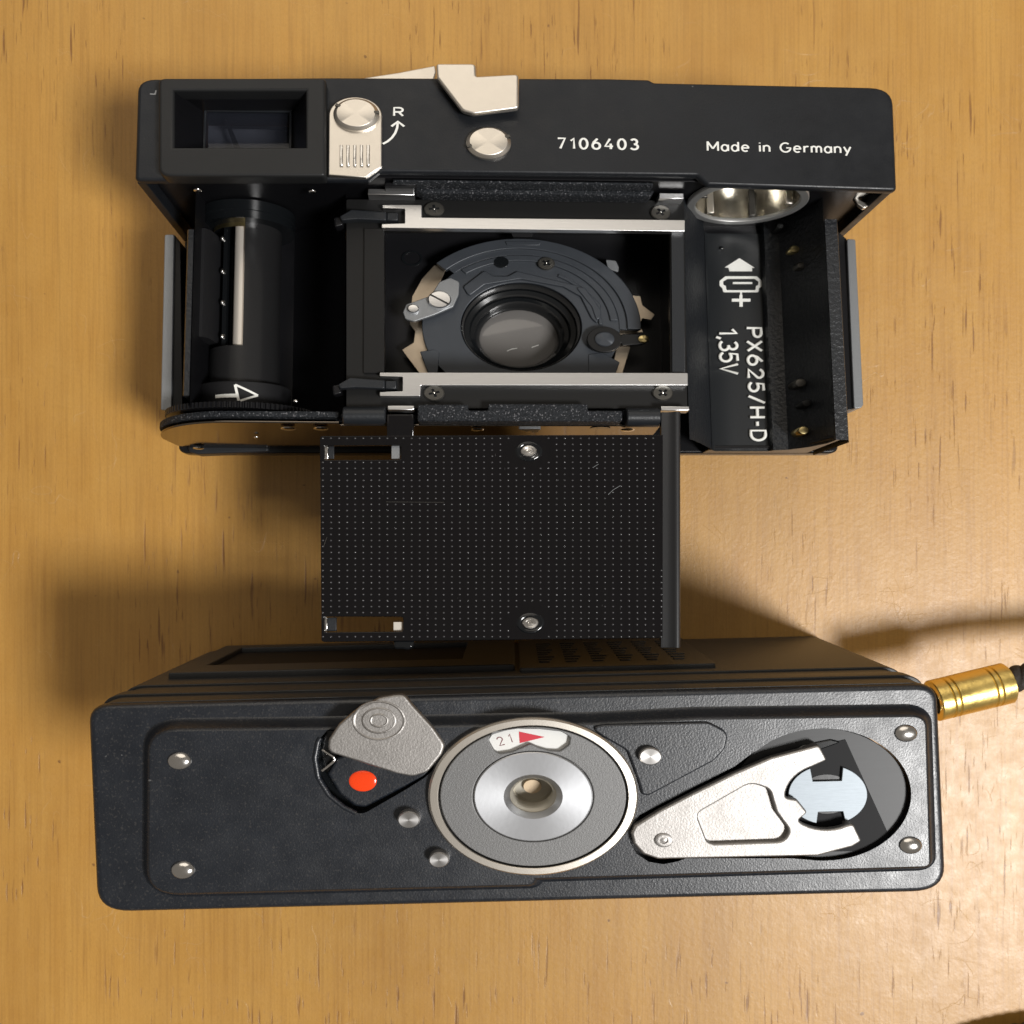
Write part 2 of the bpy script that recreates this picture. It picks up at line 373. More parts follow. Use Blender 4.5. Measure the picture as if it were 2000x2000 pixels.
def tube_mesh(path, rad, seg=12, cap=True):
    vs, fs = [], []; n = len(path); pv = [Vector(p) for p in path]
    up = Vector((0, 0, 1))
    for i, p in enumerate(pv):
        d = (pv[min(n - 1, i + 1)] - pv[max(0, i - 1)]).normalized()
        s = d.cross(up); s = s.normalized() if s.length > 1e-4 else Vector((1, 0, 0)); t = s.cross(d)
        r = rad(i) if callable(rad) else rad
        for q in range(seg):
            a = 2 * math.pi * q / seg; vs.append(p + s * r * math.cos(a) + t * r * math.sin(a))
    for i in range(n - 1):
        for q in range(seg):
            w = (q + 1) % seg; fs.append((i * seg + q, i * seg + w, (i + 1) * seg + w, (i + 1) * seg + q))
    if cap: fs.append(tuple(range(seg))[::-1]); fs.append(tuple(range((n - 1) * seg, n * seg)))
    return pyd(vs, fs)
def dome_profile(r, hgt, z0, n=6, lip=0.0):
    return [(r, z0 - lip)] + [(r * math.cos(math.pi / 2 * i / n), z0 + hgt * math.sin(math.pi / 2 * i / n)) for i in range(n + 1)]
def thing(name, frame, base, label, cat):
    r = bpy.data.objects.new(name, None); COL.objects.link(r); r.empty_display_size = 5
    r.location = base; r['label'] = label; r['category'] = cat
    CUR['frame'] = frame; CUR['root'] = r
    return r

# ------------------------------------------------------------------ the table
bm = bmesh.new(); bmesh.ops.create_cube(bm, size=1.0)
for v in bm.verts: v.co = Vector((v.co.x * 900, v.co.y * 620, v.co.z * 24 - 12))
bmesh.ops.bevel(bm, geom=[e for e in bm.edges], offset=2.0, segments=3, affect='EDGES')
me = bpy.data.meshes.new('table_top'); bm.to_mesh(me); bm.free(); me.materials.append(M['varnished_wood'])
tb = bpy.data.objects.new('table_top', me); COL.objects.link(tb); tb['kind'] = 'structure'

# ================================================================== CAMERA BODY
B = thing('film_camera_body', BODY, (1.5, 32, 0), 'black compact film camera lying on its lens, back removed, pressure plate swung open', 'camera')
at, poly = BODY.at, BODY.poly

# ---- top housing
fz = lambda h: None
e_in = [at('A', 345, 265, 1.8), at('A', 1230, 265, 1.8), at('A', 1230, 645, 1.8), at('A', 345, 645, 1.8)]
hous = poly('U', [(262, 353), (268, 153), (640, 150), (1190, 152), (1267, 154), (1278, 160), (1745, 170), (1753, 373), (1382, 361), (1361, 343), (741, 336), (719, 352)], 0)
fr = fillet(hous, [0.8, 2.4, 0, 0, 0.6, 0.6, 3.2, 0.8, 0.3, 0.3, 0.2, 0.3], 6)
x0, y0 = e_in[3]; x1, y1 = e_in[1]
hole = rect(x0 - .6, x1 + .6, y0 - .6, y1 + .6)
housing = prism('top_housing', [fr, hole], -1.4, 0.0, 'housing_paint', None, 0.55, res=4)
xl, xr = hous[0][0] + .1, hous[7][0] - .1
yb, yt = hous[0][1], hous[1][1] - .12
ytr = hous[6][1] - .12
U_ = fillet([(xl, yb), (xl, yt), (xr, ytr), (xr, yb + .4), (xr - 1.2, yb + .4), (xr - 1.2, ytr - 1.2), (xl + 1.2, yt - 1.2), (xl + 1.2, yb)],
            [0.2, 2.3, 3.1, .2, .2, 2.0, 1.4, .2], 6)
prism('housing_side_wall', U_, -24.0, -0.85, 'housing_paint', None, 0.15)
# inner wall below the rear face, with the battery opening
bx, bh = at('U', 1456, 395, -8)[0], -7.2
iw = rect(xl + 1.4, xr - 1.4, -23.0, -1.6)
clip = lambda lp, top: [(x, min(h, top)) for x, h in lp]
prism('inner_wall', [iw, clip(circ((bx, bh), 7.0, 40), -1.9)], -1.0, 0.0, 'black_plastic', None, 0.05, upright(yb + 2.0))
prism('battery_ring', [clip(circ((bx, bh), 8.1, 56), -1.5), clip(circ((bx, bh), 6.95, 56), -1.75)], -.9, .0, 'ring_steel', None, 0.15, upright(yb + 1.0))
me = lathe_mesh([(6.95, -0.6), (6.8, -2.0), (6.8, -6.5), (4.0, -6.6), (0.0, -6.6)], 48)
me.transform(Matrix(((1, 0, 0, bx), (0, 0, -1, yb + 1.1), (0, 1, 0, bh), (0, 0, 0, 1))))
for v in me.vertices: v.co.z = min(v.co.z, -1.7)
soc = link('battery_socket', me, 'socket_metal')
for i, a in enumerate((172, 232, 292, 350)):
    a = math.radians(a)
    box('contact_spring', bx + 6.2 * math.cos(a) - .45, bx + 6.2 * math.cos(a) + .45, yb + 1.6, yb + 6.8,
        bh + 6.2 * math.sin(a) - .3, bh + 6.2 * math.sin(a) + .3, 'satin_nickel' if i % 2 else 'dark_screw', soc, .12)
# viewfinder eyepiece
eo = fillet([at('A', 237, 178, 1.8), at('A', 1366, 178, 1.8), at('A', 1366, 842, 1.8), at('A', 237, 842, 1.8)], [1.0, .6, .6, 1.6], 5)
eye = prism('viewfinder_eyepiece', [eo, e_in], -0.9, 1.8, 'eyepiece_plastic', None, 0.45, res=4)
g = [at('A', 540, 405, -4.7), at('A', 1140, 405, -4.7), at('A', 1140, 700, -4.7), at('A', 540, 700, -4.7)]
vs = [(p[0], p[1], 1.4) for p in e_in] + [(p[0], p[1], -4.7) for p in g]
link('eyepiece_funnel', pyd(vs, [(i, (i + 1) % 4, 4 + (i + 1) % 4, 4 + i) for i in range(4)]), 'black_plastic', eye, 20)
link('funnel_rim', prism_mesh([rect(g[3][0], g[1][0], g[3][1], g[1][1]), rect(g[3][0] + .3, g[1][0] - .3, g[3][1] + .3, g[1][1] - .3)], -4.9, -4.5, 0.05), 'knuckle_paint', eye)
prism('finder_glass', rect(g[3][0], g[1][0], g[3][1], g[1][1]), -5.6, -5.3, 'finder_glass', eye)
gx0, gx1, gy0, gy1 = g[3][0], g[1][0], g[3][1], g[1][1]
prism('finder_screen', rect(gx0 - 1, gx1 + 1, gy0 - 1, gy1 + 1), -11.2, -11.0, 'finder_inside', eye)
prism('finder_mirror_edge', poly('A', [(680, 455), (705, 455), (790, 650), (750, 650)], -8), -8.2, -8.0, 'black_matte', eye)
prism('finder_frame_bar', rect(gx0 + 1.6, gx1 - .3, gy1 - 1.6, gy1 - 1.2), -7.6, -7.4, 'knuckle_paint', eye)
prism('paint_chip', poly('A', [(182, 284), (212, 286), (220, 264), (228, 264), (222, 294), (182, 292)], 0), -.1, .012, 'grey_metal', housing)
for (x, y) in ((490, 925), (1270, 935)):
    p = at('A', x, y, -2.5)
    lathe('wall_screw', None, dome_profile(.55, .3, 0, 5), 'bright_steel', None, 16, Matrix(((1, 0, 0, p[0]), (0, 0, -1, yb + .35), (0, 1, 0, -3.6), (0, 0, 0, 1))))
# rewind release slide with its pivot
c = at('B', 187, 436, 0.9); w = at('B', 366, 436, .9)[0] - c[0]
pl = circ(c, w, 24, 0, math.pi) + [at('B', 5, 835, .9), at('B', 258, 852, .9), at('B', 363, 777, .9)]
slide = prism('rewind_release_slide', pl, 0.15, 0.95, 'satin_nickel', None, 0.14)
for x in (92, 137, 183, 228, 273):
    q0 = at('B', x - 11, 778, .95); q1 = at('B', x + 11, 635, .95)
    box('grip_rib', q0[0], q1[0], q0[1], q1[1], 0.9, 1.20, 'bright_steel', slide, 0.13)
def coin(name, k, x, y, rpx, h, parent, nick, slots):
    c = at(k, x, y, h); r = at(k, x + rpx, y, h)[0] - c[0]
    o = lathe(name, c, [(r, h - 1.0), (r, h - .45), (r * .98, h - .38), (r * .84, h - .02), (r * .82, h), (0, h)], nick, parent, 56, smooth=22)
    for a in slots:
        a = math.radians(a); d = r * .9
        m = Matrix.Translation((c[0] + d * math.cos(a), c[1] + d * math.sin(a), 0)) @ Matrix.Rotation(a, 4, 'Z')
        prism('slot', rect(-.32, .34, -.22, .22), h - .4, h + .015, 'dark_screw', o, 0.02, m)
    return o
coin('pivot_screw', 'B', 190, 415, 155, 1.75, slide, 'satin_nickel', (150, 5))
coin('cover_screw', 'B', 1085, 607, 152, 0.85, None, 'satin_nickel', (22, 198))
# engraved writing
strokes('rewind_letter', 'R', at('B', 477, 408, .02), 1.12, 1.45, .02, housing, 0, .29)
arr = [at('B', x, y, .02) for x, y in ((372, 625), (405, 607), (433, 583), (455, 552), (468, 518), (472, 484))]
arrow = prism('rewind_arrow', ribbon(arr, .30), -.02, .05, 'white_fill', housing)
prism('arrow_head', ribbon([at('B', 430, 507, .02), at('B', 473, 474, .02), at('B', 515, 507, .02)], .32), -.02, .052, 'white_fill', arrow)
p0, p1 = at('U', 1087, 268, 0), at('U', 1248, 294, 0)
strokes('engraved_digit', '7106403', ((p0[0] + p1[0]) / 2, (p0[1] + p1[1]) / 2), p1[0] - p0[0] - .3, p0[1] - p1[1] - .35, .02, housing, 0.002, .33, .42)
p0, p1 = at('U', 1380, 276, 0), at('U', 1663, 304.5, 0)
strokes('engraved_letter', 'Made in Germany', ((p0[0] + p1[0]) / 2, (p0[1] + p1[1]) / 2 + .22), p1[0] - p0[0] - .2, 1.62, .02, housing, -0.004, .26, .30)
# wind lever
lev = fillet(poly('B', [(728, 82), (1000, 82), (1004, 168), (1290, 152), (1290, 385), (985, 424), (905, 402), (735, 180)], 1.9), [.5, .7, .15, .6, .7, 1.0, 1.0, .3], 5)
lever = prism('wind_lever', lev, 1.0, 1.95, 'satin_nickel', None, 0.35, res=4)
bx0 = at('B', 732, 82, 1.9); bx1 = at('B', 998, 82, 1.9)
box('lever_bend', bx0[0] + .15, bx1[0] - .15, bx0[1] - .95, bx0[1] - .05, -4.5, 1.5, 'satin_nickel', lever, 0.3)
prism('lever_arm', poly('B', [(240, 178), (480, 140), (725, 94), (735, 140), (700, 260), (240, 260)], -2.5), -3.6, -2.5, 'satin_nickel', lever, 0.25)

# ---- light seals, gate plate, rails
gy = at('U', 1000, 389, -6.5)[1]
sx0, sx1 = at('E', 300, 90, -2)[0], at('E', 1660, 90, -2)[0]
box('light_seal', at('E', 330, 90, -1.5)[0], sx1, gy + .35, yb + 1.9, -6.4, -1.7, 'velvet', None, 0.35)
prism('light_seal', fillet([(sx0 + 4.5, gy - .45), (sx1 - .1, gy - .45), (sx1 + .6, gy + .6), (sx0 + 3.2, gy + .6)], .2), -6.6, -3.8, 'velvet', None, 0.35)
for (xa, ya, xb_, yb_) in ((205, 100, 442, 133), (1690, 122, 1816, 152)):
    a, b_ = at('E', xa, ya, -4.6), at('E', xb_, yb_, -4.6)
    box('hinge_pad', a[0], b_[0], a[1], b_[1], -6.6, -4.6, 'brushed_steel', None, 0.1)
box('seal_end_block', at('B', 385, 900, -3)[0], at('B', 600, 900, -3)[0], gy + .9, yb + 1.2, -6.4, -2.6, 'black_plastic', None, .3)
ap = [at('E', 290, 312, -6.5), at('E', 1745, 316, -6.5), at('E', 1748, 1045, -6.5), at('E', 290, 1045, -6.5)]
gp = [at('U', 676, 389, -6.5), at('U', 1336, 391, -6.5), at('U', 1343, 798, -6.5), at('U', 676, 798, -6.5)]
gate = prism('film_gate_plate', [fillet(gp, .3), ap], -7.6, -6.5, 'gate_paint', None, 0.08)
gw = [at('E', 92, 300, -6.3), at('E', 188, 300, -6.3), at('E', 188, 1040, -6.3), at('E', 92, 1040, -6.3)]
prism('gate_roller_shelf', fillet(poly('E', [(186, 303), (288, 303), (288, 1040), (182, 1040)], -6.1), .1), -6.6, -6.1, 'gate_paint', gate, 0.06)
prism('gate_edge_strip', poly('E', [(1752, 322), (1816, 322), (1822, 1036), (1757, 1036)], -6.2), -6.6, -6.2, 'knuckle_paint', gate, 0.06)
r1 = poly('E', [(278, 183), (480, 183), (480, 247), (1822, 260), (1822, 318), (275, 300), (275, 280), (393, 277), (393, 203), (278, 200)], -5.4)
r2 = poly('E', [(265, 1038), (1837, 1040), (1837, 1103), (475, 1103), (472, 1158), (265, 1158), (265, 1137), (382, 1133), (382, 1060), (265, 1057)], -5.4)
prism('film_rail', fillet(r1, .12, 2), -6.6, -5.4, 'brushed_steel', None, 0.07)
prism('film_rail', fillet(r2, .12, 2), -6.6, -5.4, 'brushed_steel', None, 0.07)
for dy, dx in ((0, 0), (858, -8)):
    cl = prism('film_guide_clip', fillet(poly('E', [(120 + dx, 205 + dy), (300 + dx, 218 + dy), (300 + dx, 262 + dy), (150 + dx, 256 + dy), (70 + dx, 262 + dy), (60 + dx, 240 + dy)], -5.0), .3), -6.4, -5.0, 'knuckle_paint', None, 0.2)
    prism('clip_tip', poly('E', [(302 + dx, 222 + dy), (358 + dx, 222 + dy), (358 + dx, 262 + dy), (302 + dx, 262 + dy)], -5.3), -6.5, -5.3, 'knuckle_paint', cl, 0.15)
    prism('clip_root', fillet(poly('E', [(30 + dx, 245 + dy), (72 + dx, 238 + dy), (80 + dx, 285 + dy), (34 + dx, 298 + dy)], -6), .3), -8, -6.0, 'black_plastic', cl, 0.25)
def phillips(name, c, r, h, parent=None, material='dark_screw', cross=True, axis=None, rot=0.3):
    o = lathe(name, c, [(r, h - .5), (r, h - .12), (r * .9, h), (0, h + .04)], material, parent, 32)
    if cross:
        for k in (0, 1):
            m = Matrix.Translation((c[0], c[1], 0)) @ Matrix.Rotation(rot + k * math.pi / 2, 4, 'Z')
            prism('cross_slot', rect(-r * .52, r * .52, -r * .13, r * .13), h - .2, h + .055 + .004 * k, 'black_gloss', o, 0.0, m)
        lathe('slot_glint', c, dome_profile(r * .13, .06, h + .06, 4), 'bright_steel', o, 12)
    return o
for x, y, q in ((543, 205, .1), (1697, 222, .5), (543, 1143, .3), (1708, 1142, .75)):
    phillips('gate_screw', at('E', x, y, -6.2), 1.35, -6.05, gate, rot=q)

# ---- image chamber with the shutter and the rear lens
ax0, ax1, ay0, ay1 = ap[0][0], ap[1][0], ap[2][1], ap[0][1]
cx0, cx1, cy0, cy1 = ax0 - .6, ax1 + .6, ay0 - 4, ay1 + 4.5
vs = [(cx0, cy0, -7.5), (cx1, cy0, -7.5), (cx1, cy1, -7.5), (cx0, cy1, -7.5), (cx0, cy0, -17.2), (cx1, cy0, -17.2), (cx1, cy1, -17.2), (cx0, cy1, -17.2)]
link('image_chamber', pyd(vs, [(i, (i + 1) % 4, 4 + (i + 1) % 4, 4 + i) for i in range(4)]), 'black_plastic', None, 20)
HS = -14.0
sc_ = at('E', 988, 803, HS); EU = (at('E', 1988, 803, HS)[0] - sc_[0]) / 1000.0      # millimetres for one step of this view
floor = prism('chamber_floor', [rect(cx0 - .3, cx1 + .3, cy0 - .3, cy1 + .3), circ(sc_, 9.0)], -17.6, -17.2, 'black_plastic')
prism('floor_mark', [circ(at('E', 430, 455, -17.1), 1.5, 24), circ(at('E', 430, 455, -17.1), 1.2, 24)], -17.2, -17.05, 'black_gloss', floor)
shut = prism('shutter_plate', [circ(sc_, 500 * EU, 72), circ(sc_, 306 * EU, 64)], HS - .8, HS, 'shutter_slate', None, 0.12)
def sband(r0, r1, a0, a1, h, name='shutter_ridge', b=.12, m='shutter_slate'):
    return prism(name, fillet(band(sc_, r0 * EU, r1 * EU, a0, a1, 40), .12, 2), HS - .5, HS + h, m, shut, b)
fl = sband(535, 605, -2, 135, .55, 'shutter_flange')
prism('shutter_flange', band(sc_, 496 * EU, 537 * EU, -2, 133, 40), HS - .6, HS + .15, 'shutter_slate', shut, 0.05)
sband(452, 492, 5, 128, .35)
sband(392, 412, 2, 62, .30)
prism('flange_step', poly('E', [(905, 372), (1088, 372), (1080, 392), (915, 392)], HS + .5), HS, HS + .75, 'shutter_slate', shut, .08)
prism('flange_notch', poly('E', [(935, 328), (1050, 328), (1040, 347), (945, 347)], HS + .5), HS, HS + .62, 'black_matte', shut, .03)
prism('shutter_ridge', fillet(poly('E', [(690, 600), (800, 515), (845, 545), (920, 545), (965, 520), (1300, 600), (1395, 690), (1375, 790), (1345, 760), (1290, 650), (1200, 600), (985, 560), (800, 590), (720, 650)], HS + .4), .5), HS - .3, HS + .4, 'shutter_slate', shut, .15)
prism('shutter_ridge', fillet(poly('E', [(1265, 603), (1310, 603), (1395, 720), (1390, 760), (1370, 770), (1345, 700)], HS + .55), .3), HS, HS + .6, 'shutter_slate', shut, .12)
prism('shutter_tab', fillet(poly('E', [(470, 930), (545, 920), (570, 935), (560, 1060), (520, 1060)], HS + .2), .2), HS - .4, HS + .15, 'shutter_slate', shut, .1)
prism('shutter_tab', fillet(poly('E', [(1330, 945), (1400, 935), (1490, 985), (1462, 1060), (1330, 1060)], HS + .2), .2), HS - .4, HS + .15, 'shutter_slate', shut, .1)
prism('locating_hole', circ(at('E', 885, 474, HS + .4), 38 * EU, 24), HS - .2, HS + .38, 'black_gloss', shut, .02)
phillips('shutter_screw', at('E', 1115, 480, HS + .6), 44 * EU, HS + .62, shut, 'dark_screw', True, rot=.9)
def leaf(pts, h, m='bronze', name='shutter_leaf', f=.2, t=.35): return prism(name, fillet(poly('E', pts, h), f, 3), h - t, h, m, None, .06)
leaf([(600, 515), (545, 488), (480, 560), (430, 650), (418, 790), (445, 828), (438, 885), (378, 922), (470, 1045), (560, 1045), (520, 900), (480, 780), (560, 620)], -15.2)
leaf([(1550, 645), (1595, 648), (1606, 695), (1668, 742), (1650, 770), (1605, 762), (1588, 800), (1612, 832), (1480, 850)], -15.2)
leaf([(1475, 905), (1545, 905), (1500, 1055), (1440, 1055)], -15.2)
leaf([(1418, 462), (1470, 468), (1484, 500), (1482, 525), (1430, 510)], -15.0, 'grey_metal')
lv = prism('cocking_lever', fillet(poly('E', [(383, 730), (400, 690), (445, 675), (525, 645), (570, 575), (625, 553), (672, 575), (668, 640), (640, 702), (540, 745), (440, 778), (395, 765)], -12.6), .6), -13.3, -12.6, 'grey_metal', None, .12)
lathe('lever_pin', at('E', 436, 712, -12.2), [(.8, -12.8), (.8, -12.2), (.65, -12.05), (0, -12.0)], 'brushed_steel', lv, 24)
sw = lathe('lever_screw', at('E', 570, 665, -12.0), [(1.62, -12.7), (1.62, -12.1), (1.45, -11.9), (0, -11.85)], 'brushed_steel', lv, 32)
c = at('E', 570, 665, -11.9)
prism('screw_slot', rect(-1.5, 1.5, -.14, .14), -12.1, -11.83, 'black_gloss', sw, 0, Matrix.Translation((c[0], c[1], 0)) @ Matrix.Rotation(-.62, 4, 'Z'))
c = at('E', 1412, 868, -12.6)
ra = prism('release_arm', fillet(circ(c, 88 * EU, 28, .25, 2 * math.pi - .25) + poly('E', [(1500, 898), (1610, 893), (1642, 868), (1620, 842), (1500, 840)], -12.6), .3), -13.4, -12.7, 'gate_paint', None, .12)
lathe('arm_pivot', c, [(1.35, -12.9), (1.35, -12.5), (1.2, -12.4), (0, -12.4)], 'shutter_slate', ra, 28)
lathe('arm_pin', at('E', 1612, 865, -12.4), [(.75, -12.9), (.75, -12.5), (.6, -12.4), (0, -12.4)], 'brass', ra, 20)
barrel = lathe('lens_barrel', sc_, [(306 * EU, HS - .7), (300 * EU, HS - .3), (292 * EU, HS - .9), (286 * EU, -16.6), (262 * EU, -16.9), (256 * EU, -18.3), (236 * EU, -18.6), (232 * EU, -19.6), (214 * EU, -20.2), (206 * EU, -21.2), (0, -21.4)], 'black_gloss', None, 72, smooth=30)
lathe('rear_lens_element', sc_, dome_profile(5.75, .28, -21.15, 10), 'lens_glass', barrel, 56)
for pts in ([(915, 928), (940, 918), (966, 914)], [(1040, 910), (1075, 898)]):
    prism('lens_scratch', ribbon([at('E', x, y, -20.9) for x, y in pts], .09), -20.92, -20.86, 'white_fill', barrel)

# ---- take-up chamber on the left
xs, hs = at('U', 477, 760, -15.5)[0], -15.5
yA, yB = at('U', 477, 748, -10)[1], yb + 1.2                # lower end and upper end of the spool
lx = at('D', 205, 800, -6)[0]
cham = [(lx + 1.2, -6.0), (lx + 1.2, -12), (lx + 1.8, -17), (xs - 4.5, -22.3), (xs, -23.4), (xs + 5, -22.5), (xs + 9.5, -19.5), (xs + 12, -15), (gp[0][0] - .2, -10), (gp[0][0] - .1, -7.2)]
extrude_profile('take_up_chamber', cham, yA - 5.2, yb + 2.2, 'black_plastic', None, 1, 60)
extrude_profile('chamber_left_wall', [(lx + .1, -6.6), (lx + .35, -6.2), (lx + 1.0, -6.2), (lx + 1.15, -6.6), (lx + 1.0, -9), (lx + 1.0, -22), (lx + .1, -22)], yA - 3.2, at('D', 230, 340, -6)[1], 'black_crinkle', None, 1, 30, True)
extrude_profile('wall_liner', [(lx + 1.6, -9.5), (lx + 2.3, -10.5), (lx + 3.4, -18.5), (lx + 2.0, -19), (lx + 1.1, -19), (lx + 1.1, -9.5)], at('D', 320, 1110, -12)[1], at('D', 320, 378, -12)[1], 'black_matte', None, 1, 30, True)
sp_top = at('U', 500, 424, -9)[1]; wl = at('U', 470, 674, -11)[1]
spool = lathe('take_up_spool', None, [(0, yB + .5), (6.6, yB + .5), (6.6, sp_top + 1.5), (6.5, sp_top + 1.4), (6.5, sp_top), (5.0, sp_top), (0, sp_top)], 'black_gloss', None, 64, along_y(xs, hs))
# slotted spool body: part of a cylinder, open where the light steel strip shows
def arc_shell(r, a0, a1, y0, y1, t, n=28):
    vs, fs = [], []
    for i in range(n + 1):
        a = math.radians(a0 + (a1 - a0) * i / n)
        for (rr, y) in ((r, y0), (r, y1), (r - t, y1), (r - t, y0)): vs.append((xs + rr * math.sin(a), y, hs + rr * math.cos(a)))
    for i in range(n):
        for q in range(4): fs.append((i * 4 + q, i * 4 + (q + 1) % 4, i * 4 + 4 + (q + 1) % 4, i * 4 + 4 + q))
    fs.append((0, 1, 2, 3)); fs.append((n * 4, n * 4 + 1, n * 4 + 2, n * 4 + 3))
    return pyd(vs, fs)
link('spool_shell', arc_shell(4.7, 8, 215, wl - .2, sp_top + .3, .8), 'spool_plastic', spool, 40)
lathe('spool_core', None, [(0, wl), (2.6, wl), (2.6, sp_top), (0, sp_top)], 'black_gloss', spool, 32, along_y(xs - .3, hs - .6))
x0_, x1_ = at('D', 541, 800, -11.4)[0], at('D', 640, 800, -11.4)[0]
extrude_profile('film_catch_strip', [(x0_, -12.1), (x0_ + .25, -11.55), ((x0_ + x1_) / 2, -11.3), (x1_ + .15, -11.5), (x1_ + .15, -12.6), (x0_, -12.6)], wl - .1, at('D', 590, 232, -11.4)[1], 'ivory_steel', spool, 1, 50, True)
lathe('brass_collar', None, [(0, at('D', 560, 250, -11)[1]), (4.5, at('D', 560, 250, -11)[1]), (4.6, sp_top - .8), (4.6, sp_top + .3), (0, sp_top + .3)], 'brass', spool, 40, along_y(xs, hs))
for y in (405, 630, 845, 1078):
    p = at('D', 472, y, -12.5)
    lathe('film_tooth', None, dome_profile(.32, .5, 0, 4), 'bright_steel', spool, 10, Matrix(((1, 0, 0, p[0]), (0, 1.9, 0, p[1]), (0, 0, 1, -12.7), (0, 0, 0, 1))))
edge_x = at('D', 480, 700, -12.7)[0]
extrude_profile('tooth_strip', [(edge_x - .1, -12.7), (edge_x + .5, -12.5), (edge_x + .6, -13.4), (edge_x - .2, -13.4)], wl, at('D', 560, 280, -11)[1], 'black_gloss', spool, 1, 30, True)
yM = at('U', 477, 747, -10.7)[1]
lathe('spool_hub', None, [(0, wl + .1), (4.5, wl + .1), (4.72, wl - .1), (4.72, yM), (0, yM)], 'spool_plastic', spool, 48, along_y(xs, hs))
yG = at('U', 477, 784, -5.4)[1]
hubr = 6.3
lathe('arrow_drum', None, [(0, yM), (hubr - .2, yM), (hubr, yM - .2), (hubr, yG), (0, yG)], 'black_matte', spool, 56, along_y(xs, hs))
# arrow printed round the drum
def drum_patch(name, pts):
    sub = []
    for i in range(len(pts)):
        a, b_ = Vector(pts[i]), Vector(pts[(i + 1) % len(pts)])
        for k in range(8): sub.append(tuple(a + (b_ - a) * k / 8))
    me = prism_mesh([sub], -.03, .03)
    bm = bmesh.new(); bm.from_mesh(me); bmesh.ops.triangulate(bm, faces=bm.faces)
    bmesh.ops.subdivide_edges(bm, edges=bm.edges, cuts=2, use_grid_fill=True); bm.to_mesh(me); bm.free()
    for v in me.vertices:
        a = v.co.x / hubr; rr = hubr + .02 + v.co.z
        v.co = Vector((xs + rr * math.sin(a), v.co.y, hs + rr * math.cos(a)))
    return link(name, me, 'white_fill', spool)
def dr(x, y):
    p = at('D', x, y, hs + 15.5 - 15.5 + (hubr - .6) ) if False else at('D', x, y, hs + hubr - .5)
    s = max(-.98, min(.98, (p[0] - xs) / hubr)); return (math.asin(s) * hubr, p[1])
drum_patch('arrow_shaft', [dr(425, 1480), dr(585, 1476), dr(585, 1502), dr(425, 1503)])
hd = [dr(565, 1415), dr(712, 1482), dr(600, 1524)]
hi_ = [dr(598, 1462), dr(652, 1484), dr(600, 1502)]
def drum_band(name, a, b_, w=.34):
    a, b_ = Vector(a), Vector(b_); d = (b_ - a).normalized(); q = Vector((-d.y, d.x)) * w / 2
    return drum_patch(name, [tuple(a + q), tuple(b_ + q), tuple(b_ - q), tuple(a - q)])
drum_band('arrow_head', hd[0], hd[1]); drum_band('arrow_head', hd[1], hd[2])
drum_band('arrow_head', hd[0], (hd[0][0] + .25, (hd[0][1] + hd[2][1]) / 2)); drum_band('arrow_head', (hd[2][0] - .2, hd[2][1]), (hd[0][0] + .25, (hd[0][1] + hd[2][1]) / 2))
# toothed wheel
gr = 10.2; loop = []
nt_ = 96
for i in range(nt_):
    for f_, r_ in ((0, gr - .28), (.22, gr), (.58, gr), (.8, gr - .28)):
        a = 2 * math.pi * (i + f_) / nt_; loop.append((xs + r_ * math.cos(a), hs + r_ * math.sin(a)))
prism('toothed_wheel', loop, -1.0, 0, 'black_plastic', spool, .0, upright(yG - 1.0), smooth=25)
p = at('D', 965, 1520, -8)
lathe('wheel_pin', None, dome_profile(.4, .35, 0, 5), 'bright_steel', spool, 14, Matrix(((1, 0, 0, p[0]), (0, 1, 0, p[1] + .2), (0, 0, 1, -9.2), (0, 0, 0, 1))))

# ---- base of the body below the wheel
yP = yG - 1.55
xR = at('U', 1290, 840, -8)[0]
R_ = 11.0
outl = [(xs + R_ * math.cos(a), hs + R_ * math.sin(a) * .86 - .2) for a in [math.radians(d) for d in range(180, 84, -6)]]
top_h = outl[-1][1]
base_loop = outl + [(at('U', 660, 815, -6)[0], top_h - .4), (at('U', 662, 815, -6)[0], -8.0), (xR, -8.0), (xR, -23.4), (xs - 6, -23.4), (xs - 10.2, -20.0)]
lean = Matrix(((1, 0, 0, 0), (0, 1, .11, .66), (0, 0, 1, 0), (0, 0, 0, 1)))
prism('base_seal_rim', base_loop, -1.0, 0, 'velvet', None, .15, lean @ upright(yP - .8))
basep = prism('base_plate', [(x + (.12 if x < xs else 0), h - .15) for x, h in base_loop], -.35, 0, 'base_mirror', None, .06, lean @ upright(yP - 1.85))
for (k, x, y, hh, r) in (('D', 705, 1760, -13.5, .35), ('D', 310, 1815, -20.5, .8), ('D', 925, 1690, -8.6, 1.0), ('D', 1150, 1692, -8.6, 1.0), ('G', 845, 186, -9.0, .85), ('G', 1590, 188, -9.0, .95)):
    p = at(k, x, y, hh)
    lathe('base_rivet', None, dome_profile(r, .3, 0, 5), 'bright_steel', basep, 20, lean @ Matrix(((1, 0, 0, p[0]), (0, 0, -1, yP - 2.2), (0, 1, 0, hh), (0, 0, 0, 1))))
p = at('G', 1455, 190, -9.2)
lathe('base_hole', None, [(1.4, 0), (1.4, .06), (0, .06)], 'black_gloss', basep, 24, Matrix(((1, 0, 0, p[0]), (0, 0, -1, yP - 2.2), (0, 1, 0, -9.4), (0, 0, 0, 1))))
p = at('G', 1100, 210, -10)
prism('catch_hook', fillet([(p[0] - 1.5, -8.4), (p[0] + 1.5, -8.4), (p[0] + 1.3, -11.0), (p[0] + .6, -11.5), (p[0] + .2, -9.8), (p[0] - .2, -10.8)], .15), -.8, 0, 'grey_metal', basep, .12, upright(yP - 2.6))
